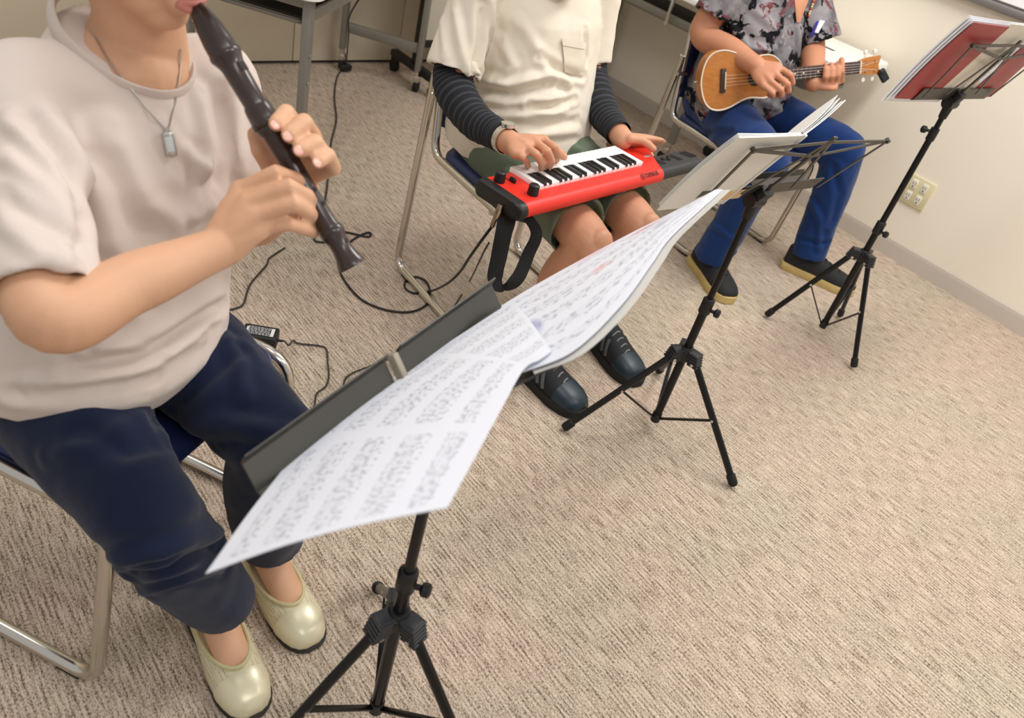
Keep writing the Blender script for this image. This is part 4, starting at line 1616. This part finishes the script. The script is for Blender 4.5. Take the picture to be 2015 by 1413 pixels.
def build_p3():
    root = thing('person', 'seated person in grey floral shirt and blue trousers playing a ukulele', 'person', (2.62, 1.45, 0))
    sd, fw = nrm(V(.997, -.073, 0)), nrm(V(-.073, -.997, 0))
    C = V(2.60, 1.60, 1.13)
    hf, hu = V(-.10, -.93, -.32), V(-.03, -.30, .95)
    b = MB()
    head(b, C, hf, hu, 1.05)
    limb(b, [C - nrm(hu) * .05 - nrm(hf) * .03, V(2.60, 1.66, 1.02), V(2.61, 1.68, .96)], [.057, .060, .07])
    limb(b, [V(2.61, 1.67, .50), V(2.61, 1.66, .66), V(2.61, 1.67, .86), V(2.61, 1.68, .96)], [(.13, .095), (.13, .09), (.13, .08), (.07, .055)], side=sd)
    Rs, Re, Rw = V(2.44, 1.69, .93), D(1384, 66, 2.68), D(1488, 130, 2.555)
    limb(b, [V(2.54, 1.68, .93), Rs, Rs * .5 + Re * .5, Re, Re * .5 + Rw * .5, Rw], [.056, .052, .048, .046, .042, .031])
    im = [D(1528, 130, 2.535), D(1524, 145, 2.525), D(1514, 158, 2.52), D(1502, 168, 2.525)]
    palm(b, Rw, im, .0155, .029)
    finger(b, [im[0], D(1556, 148, 2.52), D(1560, 163, 2.54), D(1549, 168, 2.555)], .0102)
    finger(b, [im[1], D(1550, 166, 2.51), D(1552, 179, 2.53), D(1540, 180, 2.55)], .0105)
    finger(b, [im[2], D(1537, 177, 2.51), D(1538, 187, 2.53), D(1527, 186, 2.55)], .0102)
    finger(b, [im[3], D(1521, 184, 2.515), D(1521, 190, 2.53), D(1513, 187, 2.55)], .0092)
    finger(b, [D(1505, 138, 2.545), D(1528, 152, 2.55), D(1545, 160, 2.555), D(1556, 163, 2.555)], .0112)
    Ls, Le, Lw = V(2.815, 1.65, .93), D(1598, 95, 2.83), D(1601, 163, 2.66)
    limb(b, [V(2.68, 1.68, .93), Ls, Ls * .5 + Le * .5, Le, Le * .5 + Lw * .5, Lw], [.056, .052, .048, .045, .040, .030])
    lm = [D(1655, 158, 2.67), D(1645, 163, 2.665), D(1633, 165, 2.66), D(1621, 165, 2.655)]
    palm(b, Lw, lm, .0145, .028)
    for q, (px_, py_) in zip(lm, ((1656, 140), (1648, 148), (1636, 150), (1624, 151))):
        finger(b, [q, D(px_, py_, 2.615), D(px_ + 1, py_ - 14, 2.612), D(px_ + 0, py_ - 23, 2.635)], .0098)
    finger(b, [D(1608, 160, 2.65), D(1606, 150, 2.66), D(1610, 138, 2.68), D(1618, 128, 2.69)], .0112)
    hips = (V(2.52, 1.66, .495), V(2.70, 1.66, .495))
    knees = (V(2.315, 1.235, .478), V(2.765, 1.215, .485))
    anks = (V(2.325, 1.285, .10), V(2.79, 1.165, .10))
    for hip, knee, ank in zip(hips, knees, anks):
        limb(b, [hip, hip * .5 + knee * .5, knee], [.07, .06, .05])
        limb(b, [knee, knee * .6 + ank * .4, ank], [.05, .048, .034])
    b.tube([anks[0], anks[0] + V(-.02, -.06, -.06)], .03, 12, round_cap=True)
    b.tube([anks[1], anks[1] + V(.03, -.06, -.06)], .03, 12, round_cap=True)
    co, no, fs = remesh(b, .0034, 4)
    mkobj('body', co, fs, M_skin3, root)
    head_extras(root, C, hf, hu, 1.05, (70, 66, 64), False, nm='three')
    # shirt
    s = MB()
    rows = [(.49, 2.615, 1.63, .195, .150), (.53, 2.615, 1.62, .198, .165), (.60, 2.613, 1.62, .192, .160), (.70, 2.61, 1.63, .188, .148), (.80, 2.61, 1.655, .19, .135), (.88, 2.61, 1.67, .188, .12), (.93, 2.61, 1.68, .165, .10), (.965, 2.61, 1.685, .11, .08), (.985, 2.61, 1.685, .08, .068)]
    s.rings(torso(rows, sd, fw, neckdrop=.035, zneck=.90))
    cuff(s, [V(2.51, 1.68, .92), Rs + Z1 * .002, Rs * .6 + Re * .4, Rs * .26 + Re * .74], [.068, .066, .066, .072])
    cuff(s, [V(2.70, 1.68, .92), Ls + Z1 * .002, Ls * .6 + Le * .4, Ls * .08 + Le * .92 + V(.028, 0, 0)], [.068, .068, .078, .092])
    # front tails lying on the thighs
    for hip, knee, tt in ((hips[0], knees[0], .26), (hips[1], knees[1], .24)):
        q = hip * (1 - tt) + knee * tt
        limb(s, [hip + V(0, 0, .02), q + V(0, 0, .012)], [(.105, .085), (.098, .080)], side=V(1, 0, 0))
    co, no, fs = remesh(s, .006, 6)
    co = crumple(co, no, .010, 9, (1, 1, .7), 21.0)
    co = crumple(co, no, .004, 24, (1, 1, .6), 22.0)
    co = pfold(co, no, fs, [([(1440, 55), (1475, 92), (1525, 100)], .010, .011), ([(1430, 85), (1465, 112), (1500, 112)], -.008, .010), ([(1562, 15), (1568, 90)], -.006, .010), ([(1480, 15), (1530, 60)], .006, .012), ([(1340, 190), (1370, 185), (1385, 205)], .006, .010), ([(1500, 195), (1540, 220), (1590, 235)], .007, .012)])
    sh = mkobj('shirt', co, fs, floral(), root)
    tr = bvh(co, fs)
    MB().grid(patch(tr, ((1556, -60), (1612, -60), (1573, 44), (1567, 44)), 6, 14, .002), .001).obj('chest_opening', M_skin3, sh)
    ln = [hit(tr, x, y, .004, D(x, y, 2.62)) for x, y in ((1622, -58), (1612, -30), (1602, 0), (1591, 32))]
    for i, q in enumerate(catmull(ln, 7)):
        MB().ell(q, (V(.0042, 0, 0), V(0, .0042, 0), V(0, 0, .0042)), 8, 6).obj('lanyard_bead', mat('red_bead' if i % 3 == 0 else 'cream_bead', (196, 70, 52) if i % 3 == 0 else (226, 206, 160), rough=.4), sh)
    MB().grid(patch(tr, ((1606, 42), (1612, 42), (1600, 72), (1594, 72)), 2, 4, .004), .002).obj('badge_strap', mat('blue_strap', (52, 44, 150), rough=.5), sh)
    MB().grid(patch(tr, ((1612, 40), (1622, 42), (1610, 66), (1603, 64)), 2, 4, .0045), .0015).obj('name_badge', mat('white_badge', (232, 234, 238), rough=.3), sh)
    # trousers
    t = MB()
    limb(t, [V(2.61, 1.69, .49), V(2.61, 1.66, .50), V(2.61, 1.65, .56)], [(.165, .125), (.172, .13), (.15, .11)], side=sd)
    for hip, knee, ank in zip(hips, knees, anks):
        limb(t, [hip, hip * .5 + knee * .5, knee], [.098, .086, .074])
        cuff(t, [knee, knee * .5 + ank * .5, ank - Z1 * .022], [.072, .066, .066])
    co, no, fs = remesh(t, .006, 7)
    co = pfold(co, no, fs, [([(1345, 235), (1420, 225), (1470, 245)], .008, .012), ([(1370, 262), (1440, 262)], -.008, .011), ([(1395, 285), (1470, 285)], .007, .011), ([(1590, 380), (1612, 430), (1612, 490)], .006, .011), ([(1640, 330), (1650, 380), (1635, 440)], -.006, .012), ([(1400, 440), (1440, 470), (1450, 510)], .006, .010), ([(1575, 470), (1610, 480), (1640, 475)], -.006, .009)])
    co = crumple(co, no, .008, 10, (1, 1, .6), 31.0)
    co = crumple(co, no, .003, 28, (1, 1, .6), 32.0)
    mkobj('trousers', co, fs, M_bluetr, root)
    mu = mat('black_canvas', (27, 27, 27), rough=.8, bump=.3, bscale=700)
    ms = mat('tan_gum_sole', (196, 172, 110), rough=.6)
    ml = mat('black_lace', (16, 16, 16), rough=.8)
    sneaker(root, (2.372, 1.375), (2.262, 1.118), 'black canvas shoe with tan sole behind the middle stand pole', mu, ms, .030, .050, None, ml, None, .085)
    sneaker(root, (2.752, 1.235), (2.868, .965), 'black canvas shoe with tan sole near the cream wall', mu, ms, .030, .050, None, ml, None, .085)
    return root


P3 = build_p3()


# ---- ukulele
def build_ukulele():
    a, b = D(1379, 163, 2.585), D(1737, 128, 2.655)
    ax = nrm(b - a)
    L = np.linalg.norm(b - a)
    # soundboard normal: towards the camera side, slightly up
    n = V(-.28, -.90, .30)
    n = nrm(n - ax * (n @ ax))
    up = np.cross(n, ax)
    if up[2] < 0:
        up = -up
    t = thing('ukulele', 'small brown wooden ukulele held across a floral shirt', 'ukulele', a)
    M_wood = mat('amber_mahogany', (190, 116, 38), rough=.35, coat=.4)
    nt, N, Lk, bs = nodes_of(M_wood)
    tc = N.new('ShaderNodeTexCoord')
    mp = N.new('ShaderNodeMapping')
    mp.inputs['Rotation'].default_value = (0, 0, math.atan2(ax[1], ax[0]))
    mp.inputs['Scale'].default_value = (3, 60, 90)
    Lk.new(tc.outputs['Object'], mp.inputs['Vector'])
    nz = N.new('ShaderNodeTexNoise')
    nz.inputs['Scale'].default_value = 1.0
    nz.inputs['Detail'].default_value = 4
    Lk.new(mp.outputs[0], nz.inputs['Vector'])
    rp = N.new('ShaderNodeValToRGB')
    rp.color_ramp.elements[0].color = lin((150, 84, 22))
    rp.color_ramp.elements[1].color = lin((206, 132, 48))
    Lk.new(nz.outputs['Fac'], rp.inputs['Fac'])
    Lk.new(rp.outputs[0], bs.inputs['Base Color'])
    M_neck = mat('brown_neck_wood', (112, 66, 36), rough=.4)
    M_fret = mat('dark_fretboard', (58, 38, 32), rough=.5)
    M_bind = mat('cream_binding', (226, 214, 194), rough=.4)
    W = lambda x, y, z=0.: a + ax * x + up * y + n * z
    BL = L * .445
    xs = np.array([0, .02, .06, .13, .22, .32, .42, .52, .60, .68, .76, .84, .91, .96, .99, 1.0]) * BL
    hw = np.array([.006, .040, .068, .087, .0935, .091, .080, .066, .0615, .0635, .068, .066, .055, .040, .022, .008])
    hw = hw * (L / .63)
    xf = np.linspace(0, 1, 60)
    xf = (1 - np.cos(xf * math.pi)) / 2 * BL
    hf = np.interp(xf, xs, hw)
    for _ in range(3):
        hf[2:-2] = (hf[1:-3] + hf[2:-2] + hf[3:-1]) / 3
    out = [(x, y) for x, y in zip(xf, hf)] + [(x, -y) for x, y in zip(xf[::-1], hf[::-1])][1:-1]
    cx = BL / 2
    R = []
    for z, k in ((-.058, .965), (-.056, .985), (-.002, 1.0), (0, .995)):
        R.append([W(cx + (x - cx) * k, y * k, z) for x, y in out])
    sgn = np.dot(np.cross(up, n), ax)
    mb = MB().rings(R[::-1] if sgn * 1 > 0 else R)
    body = mb.obj('body', M_wood, t, auto=40)
    MB().tube([W(cx + (x - cx) * .992, y * .992, .0003) for x, y in out], [(.0022, .0028)] * len(out), 8, close=True).obj('binding', M_bind, body)
    MB().tube([W(BL * .665, 0, -.001), W(BL * .665, 0, .0007)], .027, 28).obj('sound_hole', M_dark, body)
    br = MB().box(W(BL * .265, 0, .003), ax * .009, up * .038, n * .0035, .002).obj('bridge', M_fret, body)
    MB().box(W(BL * .285, 0, .008), ax * .0016, up * .027, n * .003, .001).obj('saddle', M_bind, br)
    MB().tube([W(-.002, 0, -.028), W(-.010, 0, -.028), W(-.013, 0, -.028)], [.0035, .003, .006], 10).obj('strap_button', M_chrome, body)
    xn = L * .865
    MB().box(W((BL * .93 + xn) / 2, 0, -.009), ax * ((xn - BL * .93) / 2), up * .0185, n * .0095, .007).obj('neck', M_neck, t)
    fb = MB().box(W((BL * .80 + xn) / 2, 0, .003), ax * ((xn - BL * .80) / 2), up * .0195, n * .0032, .001).obj('fretboard', M_fret, t)
    sl = xn - BL * .285
    for i in range(1, 16):
        x = xn - sl * (1 - 2 ** (-i / 12))
        if x < BL * .81:
            break
        MB().box(W(x, 0, .0066), ax * .0009, up * .0193, n * .0007).obj('fret', M_chrome, fb, smooth=False)
        if i in (3, 5, 7, 10, 12):
            x2 = xn - sl * (1 - 2 ** (-(i - .5) / 12))
            MB().tube([W(x2, 0, .0055), W(x2, 0, .0066)], .0032, 12).obj('fret_dot', M_bind, fb)
    MB().box(W(xn + .002, 0, .005), ax * .0022, up * .0195, n * .0055, .001).obj('nut', M_bind, t)
    hd = []
    for x, y in ((xn + .003, .019), (xn + .03, .027), (L - .004, .030), (L, .027), (L - .006, 0), (L, -.027), (L - .004, -.030), (xn + .03, -.027), (xn + .003, -.019)):
        hd.append(W(x, y, -.006 - (x - xn) * .12))
    if sgn > 0:
        hd = hd[::-1]
    h = MB().slab([p - n * .011 for p in hd], n * .012).obj('headstock', M_wood, t, auto=30)
    for x in (xn + .030, xn + .066):
        for s in (-1, 1):
            pz = -.006 - (x - xn) * .12
            MB().tube([W(x, s * .015, pz), W(x, s * .015, pz + .009)], [.0042, .0030], 10).obj('tuning_post', M_chrome, h)
            pg = MB().tube([W(x, s * .026, pz - .008), W(x, s * .038, pz - .008)], .002, 8)
            pg.box(W(x, s * .044, pz - .008), ax * .0065, up * .007, n * .003, .002)
            pg.obj('tuning_peg', mat('pearl_peg', (228, 222, 212), rough=.25), h)
    for i in range(4):
        y = (-1.5 + i) * .0078
        MB().tube([W(BL * .285, y * 1.35, .0115), W(xn + .002, y, .0112), W(xn + (.030 if i in (0, 3) else .066), (1 if y > 0 else -1) * .0135, -.002)], .0005, 5).obj('string', mat('nylon_string', (214, 206, 196), rough=.3), t)
    # clip-on tuner
    p = W(L - .004, -.020, -.012)
    tu = thing('clip_on_tuner', 'small black tuner clipped to the tip of the ukulele headstock', 'tuner', p)
    MB().box(p + ax * .010 - up * .004, ax * .010, up * .008, n * .010, .003).obj('clip', M_black, tu)
    dd = nrm(ax * .55 - up * .8)
    MB().box(p + ax * .018 - up * .016, dd * .022, np.cross(n, dd) * .013, n * .007, .003).obj('display_head', M_black, tu)
    MB().box(p + ax * .018 - up * .016 + n * .0073, dd * .014, np.cross(n, dd) * .009, n * .0005).obj('screen', mat('dark_screen', (34, 44, 40), rough=.15), tu, smooth=False)
    return t


build_ukulele()


# ------------------------------------------------------------------ printed sheets
def score_material(name, seed, staves=5, tint=(236, 239, 248), accents=()):
    m = mat(name, tint, rough=.6)
    nt, N, L, b = nodes_of(m)
    uv = N.new('ShaderNodeUVMap')
    sep = N.new('ShaderNodeSeparateXYZ')
    L.new(uv.outputs[0], sep.inputs[0])

    def math_(op, a, c=None):
        x = N.new('ShaderNodeMath')
        x.operation = op
        for i, q in enumerate((a, c)):
            if q is None:
                continue
            if isinstance(q, (int, float)):
                x.inputs[i].default_value = q
            else:
                L.new(q, x.inputs[i])
        return x.outputs[0]
    vv = math_('MULTIPLY', sep.outputs[1], staves)
    fr = math_('FRACT', vv)
    # five stave lines inside the lower half of each system
    ln = math_('FRACT', math_('MULTIPLY', fr, 10.0))
    stave = math_('MULTIPLY', math_('LESS_THAN', ln, .22), math_('LESS_THAN', math_('ABSOLUTE', math_('SUBTRACT', fr, .45)), .25))
    # notes: noise blobs in the stave band
    mp = N.new('ShaderNodeMapping')
    mp.inputs['Scale'].default_value = (34, staves * 7, 1)
    mp.inputs['Location'].default_value = (seed * 3.1, seed * 1.7, 0)
    L.new(uv.outputs[0], mp.inputs['Vector'])
    nz = N.new('ShaderNodeTexNoise')
    nz.inputs['Scale'].default_value = 1.0
    nz.inputs['Detail'].default_value = 2
    L.new(mp.outputs[0], nz.inputs['Vector'])
    notes = math_('MULTIPLY', math_('GREATER_THAN', nz.outputs['Fac'], .56), math_('LESS_THAN', math_('ABSOLUTE', math_('SUBTRACT', fr, .48)), .33))
    ink = math_('MAXIMUM', math_('MULTIPLY', stave, .28), math_('MULTIPLY', notes, .42))
    # margins
    mg = math_('MULTIPLY', math_('LESS_THAN', math_('ABSOLUTE', math_('SUBTRACT', sep.outputs[0], .5)), .44), math_('LESS_THAN', math_('ABSOLUTE', math_('SUBTRACT', sep.outputs[1], .5)), .42))
    ink = math_('MULTIPLY', ink, mg)
    mx = N.new('ShaderNodeMix')
    mx.data_type = 'RGBA'
    L.new(ink, mx.inputs[0])
    mx.inputs[6].default_value = lin(tint)
    mx.inputs[7].default_value = lin((96, 98, 108))
    last = mx
    for (u0, v0, ru, rv, col, k) in accents:
        du = math_('DIVIDE', math_('SUBTRACT', sep.outputs[0], u0), ru)
        dv = math_('DIVIDE', math_('SUBTRACT', sep.outputs[1], v0), rv)
        d2 = math_('ADD', math_('MULTIPLY', du, du), math_('MULTIPLY', dv, dv))
        fac = math_('MULTIPLY', math_('MAXIMUM', math_('SUBTRACT', 1.0, d2), 0.0), k)
        x = N.new('ShaderNodeMix')
        x.data_type = 'RGBA'
        L.new(fac, x.inputs[0])
        L.new(last.outputs[2], x.inputs[6])
        x.inputs[7].default_value = lin(col)
        last = x
    L.new(last.outputs[2], b.inputs['Base Color'])
    return m


def sheet_grid(cols, n, bow, k=8, rows=12):
    """cols: (bottom, top) world points; returns a curved paper surface"""
    B = catmull([c[0] for c in cols], k)
    T = catmull([c[1] for c in cols], k)
    return [[p * (1 - s) + q * s + n * (bow * math.sin(math.pi * s)) for s in np.linspace(0, 1, rows)] for p, q in zip(B, T)]


_, Q0, e1, u1, n1 = S1
pl = Q0 + n1 * .014
SP = lambda x, y, off=0.0: onpl(x, y, pl + n1 * off, n1)
cols = [(SP(405, 1130), SP(880, 1000)), (SP(520, 972), SP(935, 900)), (SP(645, 828), SP(985, 808)), (SP(810, 722), SP(1030, 728)), (SP(905, 660), SP(1062, 708)), (SP(1010, 592), SP(1085, 690))]
sh = thing('sheet_music', 'long white taped score spread over the nearest stand', 'sheet music', Q0 + n1 * .014)
G = sheet_grid(cols, n1, .006)
cuts = [0, 13, 26, len(G) - 1]
for i, (a, b) in enumerate(zip(cuts[:-1], cuts[1:])):
    MB().grid(G[a:b + 1], .0006).obj('page', score_material('printed_score_%d' % i, i + 1.0), sh)
cols = [(SP(985, 603, -.005), SP(1030, 733, -.005)), (SP(1060, 558, -.005), SP(1130, 690, -.005)), (SP(1150, 508, -.004), SP(1225, 598, -.004)), (SP(1240, 460, -.004), SP(1285, 516, -.004)), (SP(1300, 430, -.003), SP(1325, 462, -.003)), (SP(1398, 380, -.003), SP(1422, 374, -.003))]
G = sheet_grid(cols, n1, .003)
sb = thing('clear_sheet_pocket', 'clear plastic pocket with a colour-printed page jutting past the nearest stand', 'sheet pocket', Q0 + e1 * .2)
MB().grid(G, .0006).obj('page', score_material('printed_colour_page', 9.0, 6, (230, 233, 242), ((.42, .40, .05, .06, (228, 150, 140), .5), (.70, .12, .16, .07, (214, 96, 110), .55), (.45, .04, .14, .04, (222, 120, 130), .4), (.10, .60, .05, .12, (120, 122, 180), .6), (.78, .35, .06, .1, (150, 160, 190), .5))), sb)
MB().grid(sheet_grid([(c[0] - n1 * .004, c[1] - n1 * .004 + u1 * .012) for c in cols], n1, .003), .0008).obj('pocket_backing', mat('grey_clear_plastic', (206, 205, 200), rough=.25), sb)
# tilt arm that carries the nearest desk in front of its pole
MB().tube([V(.475, .495, .665), Q0 - Z1 * .012 + V(0, 0, .004)], .011, 10).obj('tilt_arm', M_black, S1[0])
MB().box(Q0 + n1 * .028 + u1 * .001, e1 * .005, u1 * .0065, n1 * .020, .002).obj('ledge_hinge', mat('worn_hinge', (150, 140, 122), rough=.4), S1[0])

# clear pocket book on the middle stand
_, Q2, e2, u2, n2 = S2
bk = thing('clear_pocket_book', 'open white clear-pocket music book on the middle stand', 'music book', Q2 + n2 * .012)
M_pocket = mat('milky_plastic', (226, 224, 216), rough=.3)
M_page = mat('white_page', (240, 240, 236), rough=.6)
d1 = e2
ang = math.radians(18)
d2 = nrm(e2 * math.cos(ang) + n2 * math.sin(ang))
n2b = np.cross(d2, u2)
n2b = n2b if n2b @ n2 > 0 else -n2b
o2 = Q2 + n2 * .006


def leaf(name, base, dx, du, w0, w1, h0, h1, nn, off, curl, m, parent, th=.0012):
    G = []
    for i in range(13):
        s = i / 12
        x = w0 + (w1 - w0) * s
        G.append([base + dx * x + du * (h0 + (h1 - h0) * t) + nn * (off + curl * s * s + .006 * math.sin(t * 3.1) * s) for t in np.linspace(0, 1, 9)])
    return MB().grid(G, th).obj(name, m, parent)


sp = o2 - e2 * .095
leaf('cover', sp, -d1, u2, 0, .190, -.016, .216, n2, 0, .002, M_pocket, bk, .002)
for i in range(4):
    leaf('pocket_page', sp, -d1, u2, .002, .185 - .001 * i, -.012, .212, n2, .002 + .002 * i, .002 + .001 * i, M_page, bk, .001)
leaf('cover', sp, d2, u2, 0, .205, -.016, .218, n2b, 0, .010, M_pocket, bk, .002)
for i in range(3):
    leaf('pocket_page', sp, d2, u2, .002, .200, -.012, .214, n2b, .003 + .0025 * i, .010 + .005 * i, M_page, bk, .001)
MB().box(sp + u2 * .101 - n2 * .001, e2 * .004, u2 * .117, n2 * .004, .002).obj('spine', M_pocket, bk)
MB().box(o2 - e2 * .105 + u2 * .018 - n2 * .003, e2 * .045, u2 * .016, n2 * .0006).obj('tan_label', mat('tan_paper', (216, 186, 140), rough=.7), bk, smooth=False)

# red folder on the far stand
_, Q3, e3, u3, n3 = S3
fo = thing('red_folder', 'open red folder with cream middle panel on the stand by the wall', 'folder', Q3 + n3 * .010)
M_redf = mat('dark_red_card', (150, 44, 46), rough=.45, var=.05)
M_cream = mat('cream_card', (214, 204, 188), rough=.6)
o3 = Q3 + n3 * .010
leaf('red_cover', o3, -e3, u3, .108, .288, 0, .242, n3, 0, .004, M_redf, fo, .0016)
leaf('cream_panel', o3, e3, u3, -.108, .092, 0, .250, n3, 0, .0, M_cream, fo, .0016)
leaf('red_cover', o3, e3, u3, .092, .262, 0, .242, n3, 0, .004, M_redf, fo, .0016)
m3 = score_material('printed_lead_sheet', 5.0, 7, (242, 243, 248))
for k in range(3):
    lf = thing('loose_sheet', ['loose white printed sheet frontmost against the red folder', 'loose white printed sheet in the middle against the red folder', 'loose white printed sheet sticking out past the red folder edge'][k], 'sheet music', o3 + n3 * (.006 + .004 * k))
    leaf('page', o3, -e3, u3, -.10 + .06 * k, .296 + .010 * k, -.004 - .008 * k, .244 + .003 * k, n3, .004 + .002 * k, .004 + .002 * k, m3, lf, .0006)

# ------------------------------------------------------------------ cables and adapter on the floor
M_cable = mat('black_cable', (16, 16, 17), rough=.5)
M_cord = mat('dark_grey_cord', (52, 48, 44), rough=.6)


def cable(name, label, pts, r, m, cat='cable'):
    o = MB().tube(catmull(pts, 6), r, 8, round_cap=True).obj(name, m)
    return tag(o, label, cat)


g = lambda x, y, z=.004: onz(x, y, z)
plug_a, plug_b = D(986, 402, 1.66), D(968, 446, 1.68)
dirp = nrm(plug_b - plug_a)
cb = thing('audio_cable', 'thick black audio cable looping over the carpet from the red keyboard', 'cable', g(800, 570))
cpts = [plug_b, D(950, 470, 1.70), D(925, 505, 1.76), D(905, 535, 1.86), D(880, 558, 1.97), g(848, 573, .02), g(815, 577), g(797, 566), g(800, 550), g(820, 545), g(840, 556), g(846, 580), g(836, 602), g(805, 614), g(760, 610), g(715, 592), g(685, 562), g(669, 535), g(666, 510), g(676, 488), g(700, 468), g(722, 458), g(730, 460), g(724, 466), g(700, 461), g(676, 456), g(650, 455), g(612, 443), g(610, 436), g(622, 428)]
MB().tube(catmull(cpts, 6), .0033, 8).obj('cord', M_cable, cb)
pg = MB().tube([plug_a, plug_a + dirp * .004, plug_a + dirp * .030, plug_a + dirp * .032, plug_b], [.0062, .0068, .0068, .0058, .0055], 14).obj('plug', mat('nickel_plug', (176, 160, 138), rough=.25, metal=1.0), cb)
cable('hanging_cable', 'grey power cable hanging from the folding table to the carpet', [V(1.72, 2.62, .66), D(693, 20, 2.95), D(686, 70, 3.15), g(680, 126, .03), g(664, 150), g(658, 190), g(662, 235), g(652, 280), g(648, 325), g(642, 380), g(632, 430), g(618, 470), g(640, 476), g(655, 468)], .0032, M_cord)
tag(MB().box(g(680, 132, .022), X1 * .026, Y1 * .016, Z1 * .014, .005).obj('cord_plug', M_black), 'small black plug on the carpet by the back wall', 'plug')
cable('thin_cord', 'thin grey cord running under the hanging black strap', [D(962, 478, 1.75), D(950, 500, 1.80), g(925, 552), g(905, 585), g(885, 618), g(860, 650), g(800, 690), g(735, 718), g(692, 735), g(677, 752), g(682, 775), g(700, 800)], .0022, M_cord)
cable('extension_cord', 'thin brown cord curling beside the recorder player\'s shirt', [g(560, 488), g(530, 508), g(524, 522), g(492, 560), g(480, 596), g(466, 606), g(440, 612), g(400, 622)], .0026, M_cord)
# power strip and adapter
ps = thing('power_strip', 'cream power strip on the carpet under the black adapter', 'power strip', g(490, 690, 0))
c0 = g(478, 682, 0)
MB().box(c0 + Z1 * .014, nrm(V(.85, -.53, 0)) * .085, nrm(V(.53, .85, 0)) * .021, Z1 * .014, .005).obj('housing', M_ivory2, ps)
for k in (-1, 0, 1):
    MB().box(c0 + Z1 * .0283 + nrm(V(.85, -.53, 0)) * (k * .05), nrm(V(.85, -.53, 0)) * .012, nrm(V(.53, .85, 0)) * .010, Z1 * .0006).obj('socket', M_ivory, ps, smooth=False)
ad = thing('power_adapter', 'black power adapter with white printed label beside the recorder player', 'adapter', g(510, 668, .028))
ac = g(512, 664, .048)
ax_, ay_ = nrm(R_ * V(1, 1, 0) + V(.02, .02, 0)), None
ay_ = np.cross(Z1, ax_)
MB().box(ac, ax_ * .042, ay_ * .026, Z1 * .019, .004).obj('case', M_black, ad)
M_lbl = mat('adapter_label', (30, 30, 32), rough=.4)
lb = MB().box(ac + Z1 * .0192, ax_ * .034, ay_ * .019, Z1 * .0004).obj('label_plate', M_lbl, ad, smooth=False)
M_wprint = mat('white_print', (226, 226, 226), rough=.5)
random.seed(3)
for r in range(6):
    x = -.030
    while x < .022:
        wv = random.uniform(.003, .008)
        MB().box(ac + Z1 * .0198 + ax_ * (x + wv / 2) + ay_ * (.014 - r * .0055), ax_ * (wv / 2), ay_ * .0009, Z1 * .0002).obj('print_line', M_wprint, lb, smooth=False)
        x += wv + .002
for x, hw, hh in ((.029, .004, .016), (-.031, .0025, .012)):
    MB().box(ac + Z1 * .0198 + ax_ * x, ax_ * hw, ay_ * hh, Z1 * .0002).obj('print_block', M_wprint, lb, smooth=False)
acord = catmull([ac + ax_ * .042, ac + ax_ * .058 + Z1 * .001, ac + ax_ * .070 - Z1 * .010, g(577, 670, .008), g(588, 676), g(632, 681), g(643, 690), g(645, 715), g(647, 740), g(641, 760), g(624, 774), g(620, 790), g(621, 815), g(640, 860)], 6)
MB().tube(acord, .0022, 8).obj('cord', M_cord, ad)
MB().tube([ac + ax_ * .040, ac + ax_ * .056], [.0045, .0030], 10).obj('strain_relief', M_black, ad)
tag(MB().box(g(468, 662, .045), ax_ * .018, ay_ * .020, Z1 * .015, .004).obj('plug_block', M_black), 'black plug block on the power strip, half hidden by navy trousers', 'plug')
